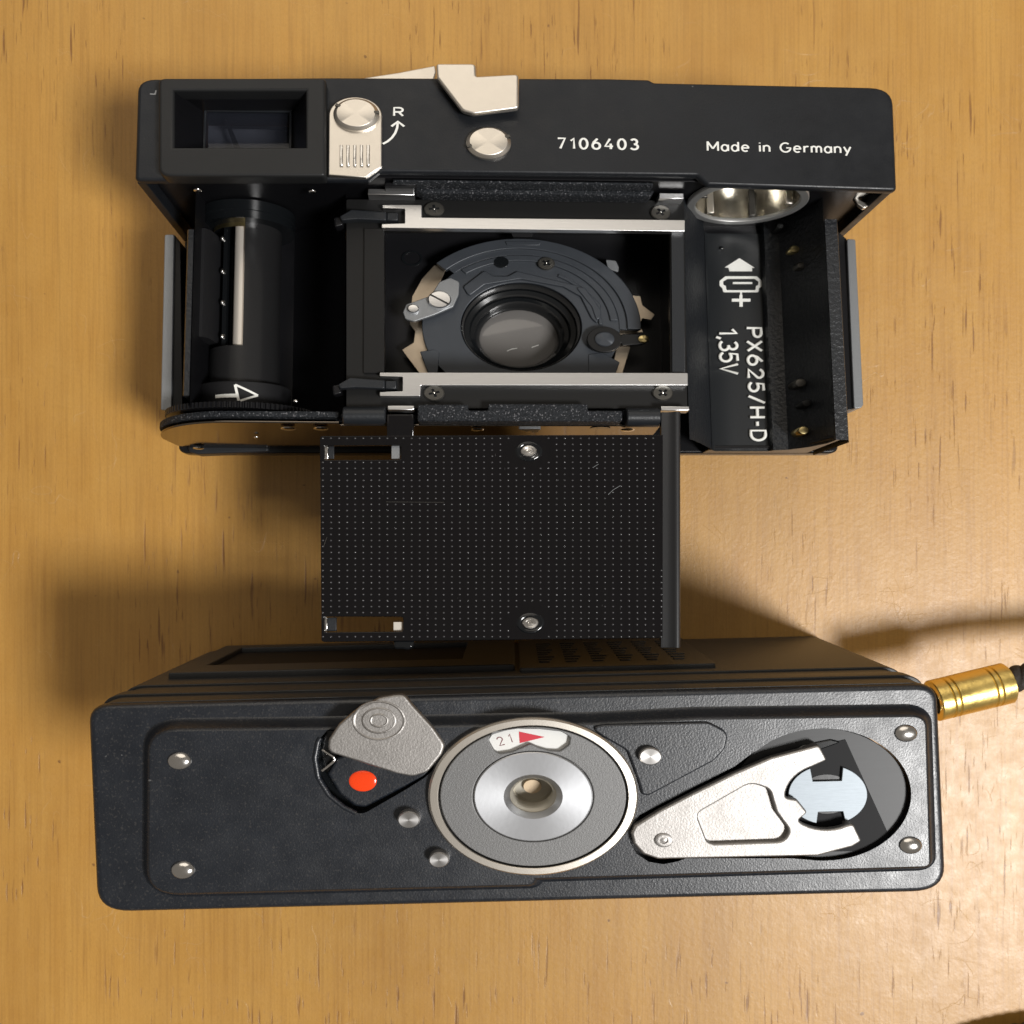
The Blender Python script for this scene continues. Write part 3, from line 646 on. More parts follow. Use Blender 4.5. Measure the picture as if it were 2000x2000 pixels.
# lower light seal and hinge knuckles
q0, q1 = at('G', 548, 80, -4.6), at('G', 1565, 158, -4.6)
ls = [(at('G', x, y, -4.6)) for x, y in ((548, 75), (800, 75), (800, 105), (898, 105), (898, 72), (1393, 72), (1393, 106), (1565, 106), (1565, 160), (548, 158))]
prism('light_seal', fillet(ls, .3, 3), -8.0, -4.6, 'velvet', None, .25)
for (xa, ya, xb_, yb_) in ((175, 78, 388, 172), (1587, 85, 1757, 180)):
    a, b_ = at('G', xa, ya, -4.6), at('G', xb_, yb_, -4.6)
    r = (a[1] - b_[1]) / 2
    lathe('hinge_knuckle', None, [(0, a[0]), (r - .15, a[0]), (r, a[0] + .15), (r, b_[0] - .15), (r - .15, b_[0]), (0, b_[0])], 'knuckle_paint', None, 32, along_x((a[1] + b_[1]) / 2, -4.3 - r))
for (xa, ya, xb_, yb_) in ((400, 82, 530, 103), (1757, 85, 1897, 106)):
    a, b_ = at('G', xa, ya, -4.6), at('G', xb_, yb_, -4.6)
    box('hinge_pad', a[0], b_[0], a[1], b_[1], -7, -4.6, 'brushed_steel', None, 0.1)

# ---- pressure plate swung out
HP = -4.6
pp = fillet(poly('G', [(62, 232), (1768, 226), (1768, 1236), (70, 1256)], HP), [.5, .1, .1, .5], 4)
h1_ = fillet(poly('G', [(84, 280), (466, 278), (466, 350), (84, 352)], HP), .3, 3)
h2_ = fillet(poly('G', [(84, 1130), (476, 1130), (476, 1204), (84, 1208)], HP), .3, 3)
plate = prism('pressure_plate', [pp, h1_, h2_], HP - .9, HP, 'plate_black', None, 0.10)
lip = []
n0, n1 = at('G', 1768, 115, HP), at('G', 1766, 1283, HP)
xw = at('G', 1852, 700, HP)[0]; xm = at('G', 1768, 700, HP)[0]
lipo = extrude_profile('plate_lip', [(xm - .25, HP - .85), (xm - .25, HP - .06), (xm + .0, HP + .01), (xm + .5, HP + .03), (xm + .95, HP + .2), (xm + 1.3, HP + .45), (xw - .7, HP + .62), (xw - .38, HP + .64), (xw - .15, HP + .5), (xw - .03, HP + .25), (xw, HP - .1), (xw - .15, HP - .6), (xw - .5, HP - .9)], n1[1], n0[1], 'lip_paint', plate, 1, 50, True, ((n0[0] - n1[0]) / (n0[1] - n1[1]), (n0[1] + n1[1]) / 2))
a, b_ = at('G', 395, 125, HP - .2), at('G', 530, 240, HP - .2)
box('hinge_arm', a[0], b_[0], b_[1], a[1], HP - .8, HP - .05, 'plate_black', plate, .2)
prism('latch_nub', fillet(poly('G', [(425, 1245), (535, 1245), (528, 1284), (500, 1296), (470, 1290), (430, 1292)], HP - .3), .5, 4), HP - 1.2, HP - .25, 'black_gloss', plate, .35)
for (x, y) in ((1100, 308), (1108, 1161)):
    c = at('G', x, y, HP)
    rv = lathe('plate_rivet', c, [(1.02, HP - .1), (1.02, HP + .22), (.9, HP + .34), (.62, HP + .36), (.55, HP + .2), (.3, HP + .22), (.22, HP + .34), (0, HP + .36)], 'bright_steel', plate, 28)
    lathe('rivet_recess', c, [(1.02, HP + .03), (1.25, HP + .03), (1.45, HP + .15), (1.62, HP + .12), (1.75, HP + .0)], 'black_gloss', rv, 32)
for (xa, xb_, ya, yb_, m_) in ((86, 104, 282, 348, 'bright_steel'), (104, 134, 284, 346, 'knuckle_paint'), (418, 462, 282, 347, 'grey_metal'),
                               (86, 100, 1133, 1203, 'bright_steel'), (100, 146, 1134, 1203, 'knuckle_paint'), (428, 473, 1156, 1200, 'ivory_steel')):
    q0, q1 = at('G', xa, yb_, HP - .6), at('G', xb_, ya, HP - .6)
    box('slot_end', q0[0], q1[0], q0[1], q1[1], HP - .88, HP - .55, m_, plate, .06)
# embossed dots, far too many and small to pick apart
vs, fs = [], []
riv = [at('G', 1100, 308, HP), at('G', 1108, 1161, HP)]
def inside(p, lo, m=.35):
    xs_ = [q[0] for q in lo]; ys_ = [q[1] for q in lo]
    return min(xs_) - m < p[0] < max(xs_) + m and min(ys_) - m < p[1] < max(ys_) + m
for i in range(43):
    for j in range(34):
        p = at('G', 78 + 40.0 * i, 244 + 29.85 * j + (i % 2) * 0.0, HP)
        if inside(p, h1_) or inside(p, h2_): continue
        if any((Vector(p) - Vector(q)).length < 3.0 for q in riv): continue
        if p[0] > xm - .4: continue
        k = len(vs); r = .165; hh = .15 + random.uniform(-.03, .02)
        p = (p[0] + random.uniform(-.02, .02), p[1] + random.uniform(-.02, .02))
        for rr, zz in ((r, -.01), (r * .72, hh * .65)):
            vs += [(p[0] + rr * math.cos(math.pi / 3 * q), p[1] + rr * math.sin(math.pi / 3 * q), HP + zz) for q in range(6)]
        vs.append((p[0] + random.uniform(-.07, .07), p[1] + random.uniform(-.07, .07), HP + hh))
        for q in range(6):
            w_ = (q + 1) % 6; fs += [(k + q, k + w_, k + 6 + w_, k + 6 + q), (k + 6 + q, k + 6 + w_, k + 12)]
dots = link('embossed_dots', pyd(vs, fs), 'dot_black', plate, 180); dots['kind'] = 'stuff'

for pts in ([(1418, 390), (1446, 372)], [(1494, 524), (1520, 500), (1556, 478)], [(1236, 448), (1246, 452)], [(82, 780), (98, 735)], [(392, 560), (680, 562)]):
    prism('scratch', ribbon([at('G', x, y, HP) for x, y in pts], .055), HP - .02, HP + .012, 'dark_screw' if pts[0][0] < 400 else 'grey_metal', plate)
# ---- cassette chamber on the right
gxR = gp[1][0]
px_ = lambda u, h: at('U', u, 650, h)[0]
cr = [(gxR - .3, -6.6), (gxR + .2, -7.2), (px_(1362, -10), -10.5), (px_(1384, -16), -16.6)]
yT, yLo = yb + 2.2, at('U', 1440, 882, -18)[1]
extrude_profile('cassette_wall', cr, yLo + .2, yT, 'black_crinkle', None, 1, 40)
lp_ = [(px_(1383, -16.5), -16.6), (px_(1389, -17.4), -17.55), (px_(1440, -17.6), -17.6), (px_(1491, -17.5), -17.55), (px_(1497, -17), -16.7)]
extrude_profile('panel_backing', [(px_(1380, -17), -17.9), (px_(1500, -17), -17.9)], yLo + .3, yT, 'black_plastic', None, 1)
extrude_profile('label_panel', lp_, yLo, yT - 1.9, 'label_plastic', None, 1, 60)
panel = [o for o in B.children if o.name == 'label_panel'][0]
cr2 = [(px_(1495, -17), -17.1), (px_(1499, -16.6), -16.2), (px_(1530, -15.5), -15.6), (px_(1570, -12.5), -12.8), (px_(1605, -9), -9.0), (px_(1619, -6.5), -6.4), (px_(1621, -5.8), -5.6), (px_(1645, -5.8), -5.6), (px_(1647, -8), -8), (px_(1647, -8), -22)]
extrude_profile('cassette_wall', cr2[:6], at('U', 1600, 866, -9)[1], yb + 2.2, 'black_crinkle', None, 1, 30)
extrude_profile('cassette_wall_ridge', cr2[5:], at('U', 1600, 866, -9)[1], at('F', 1180, 340, -6)[1], 'black_crinkle', None, 1, 30)
prism('cassette_floor_edge', fillet([(px_(1497, -17), -17.2), (px_(1530, -15.5), -15.8), (px_(1570, -12.5), -13), (px_(1619, -6.5), -6.6), (px_(1644, -5.8), -5.8), (px_(1646, -5.8), -22), (px_(1380, -17), -22), (px_(1382, -17), -17.4)], .2), -.6, 0, 'black_plastic', None, .1, upright(yLo + .4))
HL = -17.55
def fl_(x, y): return at('F', x, y, HL)
def line_down(name, s, xa, xb, ya, yb_, bold=.012, space=1.0):
    a, b_ = fl_(xa, ya), fl_(xb, yb_)
    return strokes(name, s, ((a[0] + b_[0]) / 2, (a[1] + b_[1]) / 2), abs(a[1] - b_[1]) - .3, abs(a[0] - b_[0]) - .35, HL + .22, panel, -math.pi / 2, .50, space, 'white_fill', .8)
line_down('raised_character', 'PX625/H-D', 592, 735, 1050, 1800, .0, .30)
line_down('raised_character', '1,35V', 410, 552, 1055, 1362, .0, .16)
prism('insert_arrow', poly('F', [(555, 592), (655, 655), (638, 655), (640, 678), (490, 678), (482, 655), (460, 652)], HL), HL - .2, HL + .12, 'white_fill', panel)
ob_ = fillet(poly('F', [(462, 712), (670, 712), (706, 745), (704, 780), (684, 790), (682, 817), (448, 817), (442, 790), (424, 775), (424, 742)], HL), .25, 3)
ib_ = fillet(poly('F', [(478, 728), (655, 728), (682, 748), (680, 770), (665, 775), (662, 804), (470, 804), (464, 775), (448, 768), (448, 745)], HL), .2, 3)
bsy = prism('battery_symbol', [ob_, ib_], HL - .2, HL + .12, 'white_fill', panel)
prism('symbol_inner', fillet(poly('F', [(512, 750), (640, 750), (640, 762), (512, 762)], HL), .05), HL - .2, HL + .11, 'white_fill', bsy)
prism('symbol_stem', poly('F', [(560, 815), (572, 815), (572, 845), (560, 845)], HL), HL - .2, HL + .10, 'white_fill', bsy)
prism('plus_sign', poly('F', [(505, 860), (555, 860), (555, 835), (575, 835), (575, 860), (628, 860), (628, 879), (577, 879), (577, 912), (555, 912), (555, 879), (505, 879)], HL), HL - .2, HL + .12, 'white_fill', panel)
PIN_UP = 1.6
for (x, y, hh, r, m) in ((925, 528, -14.4, .75, 'brass'), (968, 637, -13.6, .7, 'dark_screw'), (962, 1415, -13.8, .85, 'dark_screw'), (1003, 1550, -13, .7, 'gate_paint'), (982, 1730, -13.4, .8, 'brass'), (438, 520, -17.3, .35, 'black_gloss'), (830, 375, -15, .6, 'gate_paint')):
    hh += PIN_UP if x > 500 else 0
    c = at('F', x, y, hh)
    lathe('contact_pin', c, [(r, hh - 3), (r, hh - .2), (r * .8, hh), (0, hh + .1)], m, None, 20)
lugp = fillet(poly('F', [(1195, 132), (1505, 140), (1485, 190), (1385, 264), (1340, 232), (1305, 172)], -6.5), .4)
lugh = circ(at('F', 1392, 180, -6.5), 1.05, 20)
prism('strap_lug_bracket', [lugp, lugh], -7.3, -6.5, 'satin_nickel', None, .15)
# ---- front of the body
fpx0, fpx1 = at('D', 60, 900, -14)[0], at('F', 1335, 900, -14)[0]
front = prism('front_panel', fillet([(fpx0 + .4, at('D', 300, 1880, -22)[1]), (fpx1 - .6, at('D', 300, 1880, -22)[1]), (fpx1 - .6, yb + 1), (fpx0 + .4, yb + 1)], 1.5), -25.0, -22.2, 'black_plastic', None, .4)
prism('side_trim', fillet(poly('D', [(75, 380), (140, 378), (122, 1592), (48, 1582)], -13.5), .3), -25, -13.5, 'grey_metal', front, .12)
prism('side_trim', fillet(poly('F', [(1268, 462), (1325, 466), (1378, 1560), (1365, 1580), (1316, 1588)], -13.5), .3), -25, -13.5, 'grey_metal', front, .12)
prism('side_wall', poly('D', [(142, 380), (186, 440), (200, 1560), (126, 1592)], -14.0), -25, -14, 'black_plastic', front, .1)
prism('side_wall', poly('F', [(1195, 400), (1266, 462), (1314, 1588), (1250, 1605)], -14.0), -25, -14, 'black_plastic', front, .1)
prism('bottom_trim', fillet(poly('D', [(228, 1830), (790, 1836), (790, 1868), (300, 1886), (245, 1872)], -21.5), .4), -24.5, -21.5, 'knuckle_paint', front, .3)
lathe('lens_tube', sc_, [(10.5, -25), (10.5, -29), (11.5, -29.2), (11.5, -32.6), (10.2, -33.0), (0, -33.0)], 'black_plastic', front, 56)

# ================================================================== BACK COVER, standing on end, base up
K_ = thing('camera_back_cover', COVER, (0, -34, 0), 'black detached camera back standing upright, base with crank and red dot facing up', 'camera back')
at, poly = COVER.at, COVER.poly
CX0, CX1 = -48.45, 48.5
HB = -1.85                                          # height of the border around the raised panel
yt = (at('H', 300, 462, HB)[1] + at('J', 1500, 52, HB)[1]) / 2 ; ybm = (at('H', 400, 1868, HB)[1] + at('J', 1500, 1182, HB)[1]) / 2
CX0, CX1 = at('H', 58, 1100, HB)[0], at('J', 1830, 650, HB)[0]
outline = fillet(rect(CX0, CX1, ybm, yt), [4.0, 4.0, 2.8, 2.8], 8)
# crank well outline (keyhole)
wc = at('J', 1180, 640, 0); wr = (at('J', 1656, 640, 0)[0] - wc[0])
tip = at('J', 290, 872, 0)
well = []
a0 = math.radians(136); a1 = math.radians(-96)
well += [(wc[0] + wr * math.cos(a), wc[1] + wr * math.sin(a)) for a in [a1 + (a0 - a1) * i / 44 for i in range(45)]]
well += poly('J', [(800, 415), (700, 490), (400, 645), (190, 750), (140, 830), (140, 900), (175, 960), (240, 1003), (320, 1016), (400, 1000), (440, 984), (900, 984), (1010, 984)], 0)
# latch well outline
lw = poly('I', [(215, 268), (160, 330), (143, 420), (160, 520), (215, 610), (290, 670), (355, 703), (400, 700), (600, 585), (700, 522), (760, 470), (700, 330), (600, 235), (330, 235)], 0)
lw = fillet(lw, 2.2, 8)
rc = at('I', 1257, 617, 0.9); RR = at('I', 1257 + 537, 617, .9)[0] - rc[0]
th = circ(rc, 5.2, 40)
body_loop = prism('base_shell', [outline, [(p[0], p[1]) for p in well], lw, th], HB - 2.2, HB, 'cover_paint', None, 0.9, res=6)
pan = [at('H', 462, 652, 0), at('H', 1600, 640, 0), at('I', 900, 262, 0), at('I', 1560, 252, 0), at('J', 500, 238, 0), at('J', 1728, 222, 0), at('J', 1752, 1025, 0), at('I', 1262, 1030, 0), at('I', 1246, 1062, 0), at('H', 455, 1742, 0)]
panf = fillet(pan, [3.2, 0, 0, 0, 0, 1.6, .7, .3, .4, 3.4], 6)
tabp = fillet(poly('J', [(-120, 262), (560, 245), (668, 300), (650, 390), (590, 455), (240, 642), (200, 638), (178, 560), (120, 400)], 0), 1.8, 8)
def soft_panel(name, loops, h0, h1, b, res): return prism(name, loops, h0, h1, 'cover_paint', body_loop, b, res=res)
base_panel = soft_panel('raised_panel', [panf, well, lw, th], HB - .3, 0.0, 0.0, 0)
def skirt(name, lp, width, h0, h1, parent, n=7):
    k = len(lp); A_ = sum(lp[i][0] * lp[(i + 1) % k][1] - lp[(i + 1) % k][0] * lp[i][1] for i in range(k))
    sg = 1 if A_ > 0 else -1; nr = []
    for i in range(k):
        d = (Vector(lp[(i + 1) % k]) - Vector(lp[i - 1])).normalized(); nr.append(Vector((d.y, -d.x)) * sg)
    vs, fs = [], []
    for q in range(n + 1):
        t = q / n; hh = h1 + (h0 - h1) * (t * t * (3 - 2 * t))
        for i in range(k): vs.append((lp[i][0] + nr[i].x * width * t, lp[i][1] + nr[i].y * width * t, hh))
    for q in range(n):
        for i in range(k): fs.append((q * k + i, q * k + (i + 1) % k, (q + 1) * k + (i + 1) % k, (q + 1) * k + i))
    return link(name, pyd(vs, fs), 'cover_paint', parent, 80)
skirt('panel_slope', panf, 1.6, HB - .02, 0.0, base_panel)
lip_path = [(x, y, -.12) for x, y in lw if x < at('I', 360, 700, 0)[0] and y < at('I', 200, 290, 0)[1]]
link('latch_well_lip', tube_mesh(lip_path, .34, 10), 'cover_paint', base_panel, 80)
prism('raised_tab', tabp, -.3, .38, 'cover_paint', body_loop, .3, res=4)
# wells
prism('crank_well_floor', circ(wc, wr - .12, 64), -2.2, -.75, 'pressed_disc', body_loop, .1)
prism('well_painted_shade', fillet(poly('J', [(880, 440), (1300, 342), (1545, 880), (1400, 945), (1000, 950)], -.7), .1), -1.2, -.70, 'painted_shade_black', body_loop, .03)  # black sheet paints the lever's shade onto the well floor
def wall_loop(name, lp, h0, h1, m):
    k = len(lp); vs = [(x, y, h1) for x, y in lp] + [(x, y, h0) for x, y in lp]
    return link(name, pyd(vs, [(i, (i + 1) % k, k + (i + 1) % k, k + i) for i in range(k)]), m, body_loop, 40)
wall_loop('crank_well_wall', well, -3.2, -.25, 'black_gloss')
prism('crank_well_bed', poly('J', [(120, 700), (900, 330), (900, 1050), (120, 1050)], -1.6), -2.2, -1.5, 'black_plastic', body_loop)
prism('well_insert', fillet(poly('J', [(945, 420), (1050, 355), (1200, 325), (1260, 340), (1150, 380), (1020, 425)], -2.2), .3), -2, -.55, 'black_gloss', body_loop, .2)
prism('well_insert', fillet(poly('J', [(1100, 985), (1350, 950), (1540, 880), (1500, 930), (1350, 995), (1200, 1008)], -2.0), .3), -2, -.55, 'black_gloss', body_loop, .2)
prism('latch_well_floor', [(x * 1.0, y * 1.0) for x, y in lw], -2.2, -1.7, 'black_gloss', body_loop)
wall_loop('latch_well_wall', lw, -2.0, -.25, 'black_gloss')
# ---- rewind crank
dc = at('J', 1206, 642, -.3); dr_ = at('J', 1206 + 214, 642, -.3)[0] - dc[0]
def notch_disc():
    lp = []
    for i in range(120):
        a = math.radians(3 * i); x, y = dc[0] + dr_ * math.cos(a), dc[1] + dr_ * math.sin(a); lp.append((x, y))
    a, b_ = at('J', 1116, 560, -1.0), at('J', 1268, 430, -1.0); c_, d_ = at('J', 1142, 860, -1.0), at('J', 1286, 722, -1.0)
    out = []
    for (x, y) in lp:
        if a[0] < x < b_[0] and y > dc[1]: y = a[1]
        if c_[0] < x < d_[0] and y < dc[1]: y = d_[1]
        out.append((x, y))
    return out, a, b_, c_, d_
nd, a, b_, c_, d_ = notch_disc()
fork = prism('rewind_fork_disc', nd, -1.0, -.3, 'fork_steel', None, .08)
lathe('fork_shaft', dc, [(3.0, -1.3), (3.0, -.65), (0, -.65)], 'black_plastic', fork, 32)
ho = .95
arc1 = []
fcx, fcy = at('J', 1212, 668, ho); fr_ = at('J', 1212 + 232, 668, ho)[0] - fcx
cr_pts = poly('J', [(166, 808), (300, 725), (480, 632), (700, 525), (900, 440), (1160, 372), (1204, 455), (1120, 492)], ho)
ang0 = math.atan2(cr_pts[-1][1] - fcy, cr_pts[-1][0] - fcx)
pt_end = at('J', 1304, 806, ho); ang1 = math.atan2(pt_end[1] - fcy, pt_end[0] - fcx)
if ang1 < ang0: ang1 += 2 * math.pi
rA = math.hypot(cr_pts[-1][0] - fcx, cr_pts[-1][1] - fcy); rB = math.hypot(pt_end[0] - fcx, pt_end[1] - fcy)
arc_pts = []
for i in range(1, 20):
    t = i / 20; a = ang0 + (ang1 - ang0) * t; r = rA + (rB - rA) * t
    arc_pts.append((fcx + r * math.cos(a), fcy + r * math.sin(a)))
tabA, tabB = [at('J', 1042, 668, ho), at('J', 1098, 738, ho)], at('J', 1046, 768, ho)
i0 = min(range(len(arc_pts)), key=lambda i: (Vector(arc_pts[i]) - Vector(at('J', 990, 655, ho))).length)
i1 = min(range(len(arc_pts)), key=lambda i: (Vector(arc_pts[i]) - Vector(tabB)).length)
arc_pts = arc_pts[:i0 + 1] + tabA + arc_pts[max(i1, i0 + 1):]
cr_pts += arc_pts + [pt_end] + poly('J', [(1345, 796), (1390, 892), (1340, 922), (1150, 972), (292, 990), (210, 962), (158, 905), (146, 850)], ho)
rch = fillet(poly('J', [(498, 745), (790, 578), (890, 612), (925, 735), (1000, 835), (965, 893), (590, 906), (555, 892)], ho), [1.3, 1.7, 1.4, 2.2, 1.5, 1.3, .9, .9], 8)
crank = prism('rewind_crank', [fillet(cr_pts, .5, 3), rch], -.1, ho, 'bead_nickel', None, 0.30, res=4)
prism('crank_dish', [(x, y) for x, y in rch], -.1, .22, 'bead_nickel', crank)
crr = lathe('crank_rivet', at('J', 320, 885, ho), [(1.05, ho), (1.05, ho + .12), (.85, ho + .22), (.5, ho + .2), (.45, ho + .02), (.2, ho + .05), (0, ho + .12)], 'bead_nickel', crank, 28)
for pts in ([(1090, 395), (1160, 372), (1204, 455), (1150, 480)], [(1304, 806), (1345, 796), (1390, 892), (1345, 915)]):
    prism('crank_end_bend', fillet(poly('J', pts, ho), .3, 3), -1.4, ho - .12, 'bead_nickel', crank, .25)
# ---- tripod socket and frame counter
ring = lathe('tripod_socket_ring', rc, [(RR - .15, -.2), (RR, .1), (RR, .7), (RR - .25, .95), (10.85, 1.0), (10.78, .95), (10.75, .55)], 'satin_nickel', None, 96, smooth=30)
hw = []
wl_ = poly('I', [(1030, 330), (1055, 288), (1180, 270), (1290, 272), (1400, 285), (1447, 312), (1440, 352), (1395, 385), (1340, 382), (1285, 366), (1243, 346), (1200, 366), (1150, 388), (1085, 398), (1058, 380)], .75)
wl_ = fillet(wl_, .5, 3)
fdisc = prism('counter_disc', [circ(rc, 10.55, 88), circ(rc, 6.85, 72), wl_], .1, .78, 'ring_grey', ring, .12, res=3)
lathe('disc_groove', rc, [(10.9, .35), (10.45, .35)], 'black_gloss', ring, 64)
dial = prism('counter_dial', [circ(rc, 10.4, 64), circ(rc, 6.6, 48)], .02, .14, 'dial_white', ring)
for s, x, y, rot in (('2', 1090, 333, .30), ('1', 1140, 318, .22)):
    strokes('counter_digit', s, at('I', x, y, .15), .62 if s == '2' else .26, 1.25, .16, dial, rot, .13, .2, 'dark_red_print', .3)
prism('counter_triangle', poly('I', [(1184, 284), (1315, 312), (1188, 343)], .16), .12, .18, 'red_print', dial)
lathe('socket_disc', rc, [(6.75, .3), (6.75, .80), (6.6, .9), (3.35, .86), (2.75, .25), (2.65, .1)], 'turned_steel', ring, 96, smooth=24)
prof = [(2.65, .1)]
for i in range(5): prof += [(2.68, -.2 - .6 * i), (2.30, -.5 - .6 * i)]
prof += [(2.3, -3.3), (2.2, -3.9), (1.05, -3.9)]
lathe('threaded_bore', rc, prof, 'thread_metal', ring, 48, smooth=30)
lathe('bore_table_disc', rc, [(1.05, -4.2), (1.05, -3.4), (0, -3.4)], 'bore_tan', ring, 28)  # tan disc stands in for the lit table seen through the bore
# ---- cover latch
lb = fillet(poly('I', [(205, 500), (250, 420), (400, 350), (700, 430), (735, 490), (700, 518), (400, 672), (345, 665), (265, 600)], -.5), [.5, .5, .5, 1, .6, .8, 1.0, 1.0, 1.0], 4)
latch = prism('cover_latch', lb, -1.9, -.35, 'cover_paint', None, .45, res=4)
fp = fillet(poly('I', [(600, 95), (642, 150), (745, 262), (808, 352), (790, 402), (718, 492), (640, 516), (560, 500), (207, 388), (212, 325), (262, 250), (345, 178), (470, 112), (545, 98)], 1.3), 1.6, 6)
flap = prism('latch_flap', fp, .2, 1.3, 'bead_nickel', latch, .3, res=4)
lathe('finger_dimple', at('I', 470, 228, 1.3), [(3.05, 1.2), (3.0, 1.38), (2.85, 1.42), (2.6, 1.25), (2.1, 1.18), (1.95, 1.36), (1.8, 1.38), (1.65, 1.22), (1.2, 1.18), (1.05, 1.36), (.9, 1.38), (.75, 1.26), (0, 1.22)], 'bead_nickel', flap, 48, smooth=50)
lathe('flap_stud', at('I', 420, 320, .6), [(2.5, -1.9), (2.5, .4), (0, .4)], 'black_gloss', latch, 24)
lathe('red_dot', at('I', 387, 538, -.2), dome_profile(1.62, .22, -.38, 6, .1), 'red_enamel', latch, 40)
wv = [at('I', x, y, -.3) for x, y in ((183, 374), (205, 388), (238, 408), (247, 422), (238, 437), (208, 462), (182, 482))]
link('latch_spring', tube_mesh([(p[0], p[1], -.1) for p in wv], .2, 8), 'bright_steel', latch, 60)
# ---- rivets and feet
for (k, x, y, r, m) in (('H', 657, 850, 1.38, 'bright_steel'), ('H', 680, 1585, 1.38, 'bright_steel'), ('J', 1627, 310, 1.32, 'bright_steel'), ('J', 1652, 913, 1.32, 'bright_steel')):
    o = lathe('panel_rivet', at(k, x, y, .05), dome_profile(r, .62, 0.0, 8, .1), m, None, 32)
for (k, x, y, r) in (('J', 250, 436, 1.30), ('I', 622, 736, 1.28), ('I', 776, 940, 1.16)):
    hh = 1.25
    o = lathe('stud_pin', at(k, x, y, hh), [(r, -.1), (r, hh - .16), (r * .88, hh), (0, hh)], 'stud_steel', None, 32, smooth=18)
# ---- back wall with its steps, window recess and embossed marks
def wall_sheet(name, prof, xa, xb, m, parent=None): return extrude_slab(name, prof, xa, xb, m, parent)
def extrude_slab(name, prof, xa, xb, m, parent=None):
    k = len(prof); vs = [(xa, y, h) for y, h in prof] + [(xb, y, h) for y, h in prof]
    fs = [(i, (i + 1) % k, k + (i + 1) % k, k + i) for i in range(k)] + [tuple(range(k))[::-1], tuple(range(k, 2 * k))]
    me = pyd(vs, fs); bm = bmesh.new(); bm.from_mesh(me)
    bmesh.ops.bevel(bm, geom=[e for e in bm.edges], offset=.12, segments=2, affect='EDGES', clamp_overlap=True); bm.to_mesh(me); bm.free()
    return link(name, me, m, parent, 45)
Y0 = yt
def u_wall(name, grow, h0, h1, parent=None):
    xa, xb, yB_, yF_, t = CX0 + .35 - grow, CX1 - .35 + grow, Y0 + .1 + grow, Y0 - 14, 1.3 + grow
    lp = fillet([(xa, yF_), (xa, yB_), (xb, yB_), (xb, yF_), (xb - t, yF_), (xb - t, yB_ - t), (xa + t, yB_ - t), (xa + t, yF_)], [.2, 3, 3, .2, .2, 2, 2, .2], 8)
    return prism(name, lp, h0, h1, 'wall_paint', parent, .18 if grow else .05, res=3)
backw = u_wall('back_wall', 0.0, -44.9, -2.6)
u_wall('wall_bead', .42, -9.0, -6.2, backw)
u_wall('wall_skin', .40, -44.98, -12.8, backw)
yw = Y0 + .50
pnl = [(-44.5, -44.6), (1.0, -44.6), (1.0, -17.2), (-44.5, -17.2)]
win = [(-41.2, -41.5), (-6.2, -41.5), (-6.2, -23.5), (-41.2, -23.5)]
up2 = Matrix(((1, 0, 0, 0), (0, 0, 1, yw), (0, 1, 0, 0), (0, 0, 0, 1)))
prism('window_frame', [fillet(pnl, .5), fillet(win, .3)], -.2, 1.1, 'wall_paint', backw, .2, up2)
prism('window_floor', rect(-41.5, -5.9, -41.8, -23.2), -.2, .12, 'black_matte', backw, 0, up2)
prism('embossed_panel', fillet([(1.6, -44.6), (27.0, -44.6), (27.0, -15.4), (1.6, -15.4)], .5), -.2, .75, 'wall_paint', backw, .2, up2)
for i in range(6):
    for j in range(9):
        x = 4.2 + 3.6 * i; h = -20.5 - 2.3 * j
        prism('embossed_mark', fillet([(x, h), (x + 1.5 + .4 * ((i * 3 + j) % 3), h), (x + 1.5 + .4 * ((i * 3 + j) % 3), h + .75), (x, h + .75)], .2, 2), .6, 1.0, 'wall_paint', backw, .1, up2)
# strap lug on the end
lathe('strap_lug', None, [(0, CX1 - 1.5), (1.5, CX1 - 1.5), (1.5, CX1 + .8), (1.1, CX1 + 1.0), (0, CX1 + 1.0)], 'bright_steel', None, 24, along_x(Y0 - 3.0, -28))

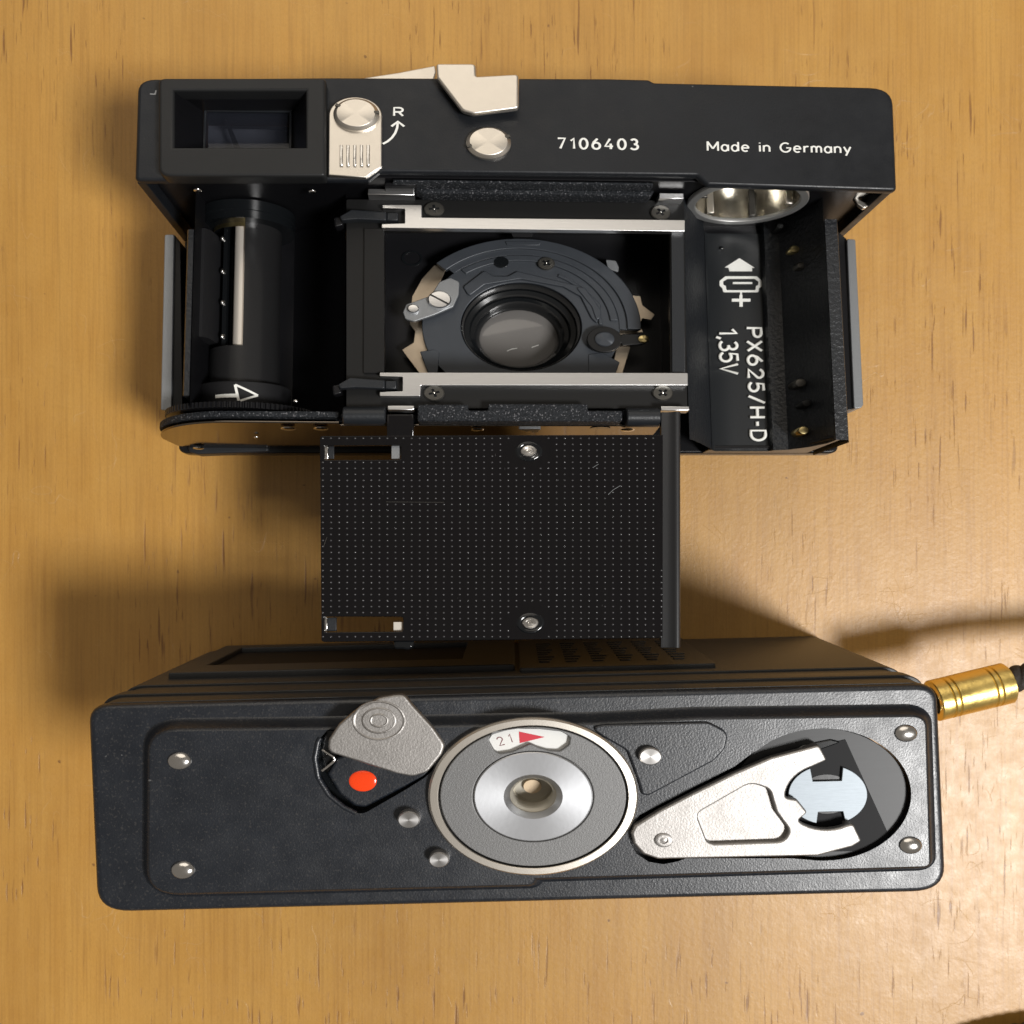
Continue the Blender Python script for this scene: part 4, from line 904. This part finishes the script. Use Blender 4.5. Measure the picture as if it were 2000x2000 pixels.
# ================================================================== WRIST STRAP
T = thing('wrist_strap', COVER, (62, -30, 0), 'black braided wrist strap with gold metal ferrule beside the standing camera back', 'strap')
def wpt(u, v, z): return Vector(((u - 1000) / FPX * (CAMZ - z), -(v - 1000) / FPX * (CAMZ - z), z))
off = T.location
fa, fb = wpt(1822, 1369, 17), wpt(1966, 1334, 16)
ax = (fb - fa).normalized()
def on_axis(me):
    q = ax.to_track_quat('Z', 'Y').to_matrix().to_4x4(); me.transform(Matrix.Translation(fa - off) @ q); return me
Lf = (fb - fa).length; rf = 2.9
prof = [(rf * .62, .25), (rf * .70, 0), (rf * .96, 0), (rf, .15)]
for g0 in (1.9, 2.75, Lf - 3.0, Lf - 2.15): prof += [(rf, g0 - .18), (rf * .94, g0), (rf, g0 + .18)]
prof += [(rf, Lf - .15), (rf * .95, Lf), (rf * .72, Lf)]
fer = link('ferrule', on_axis(lathe_mesh(prof, 48)), 'gold', None, 30, True)
link('ferrule_core', on_axis(lathe_mesh([(rf * .68, .35), (0, .35)], 32)), 'black_matte', fer, 30, True)
tor = [(1.1 * math.cos(a) - 1.0, 0, 1.1 * math.sin(a) - .2) for a in [2 * math.pi * i / 24 for i in range(25)]]
me = tube_mesh([Vector(p) for p in tor], .32, 8, False); me.transform(Matrix.Translation(fa - off + Vector((-.1, -.9, 0))) @ Matrix.Rotation(.4, 4, 'X'))
link('split_ring', me, 'bright_steel', fer, 60, True)
ctrl = [fb - ax * 1.0, fb + ax * 4 + Vector((0, .3, 0)), fb + Vector((12, 2.0, 0)), fb + Vector((26, 2.4, -1)), fb + Vector((44, -2, -5)), Vector((128, -46, 2.4)), Vector((120, -70, 2.4)), Vector((100, -82.0, 2.4)), Vector((86, -80.9, 2.4)), Vector((76, -82.2, 2.4)), Vector((66, -85.4, 2.4)), Vector((56, -89, 2.4)), Vector((40, -96, 2.4))]
path = []
for i in range(len(ctrl) - 1):
    p0, p1, p2, p3 = ctrl[max(0, i - 1)], ctrl[i], ctrl[i + 1], ctrl[min(len(ctrl) - 1, i + 2)]
    for k in range(26):
        t = k / 26; path.append(0.5 * ((2 * p1) + (p2 - p0) * t + (2 * p0 - 5 * p1 + 4 * p2 - p3) * t * t + (3 * p1 - p0 - 3 * p2 + p3) * t ** 3))
for s in range(3):                                   # three plaited strands
    pts = []
    L_ = 0.0
    for i, p in enumerate(path):
        d = (path[min(len(path) - 1, i + 1)] - path[max(0, i - 1)]).normalized(); L_ += (path[i] - path[i - 1]).length if i else 0
        sd = d.cross(Vector((0, 0, 1))).normalized(); u_ = sd.cross(d)
        a = L_ * 1.15 + s * 2 * math.pi / 3
        pts.append(p + sd * .9 * math.cos(a) + u_ * .8 * math.sin(a) - off)
    link('strand', tube_mesh(pts, 1.0, 10), 'cord', None, 60, True)
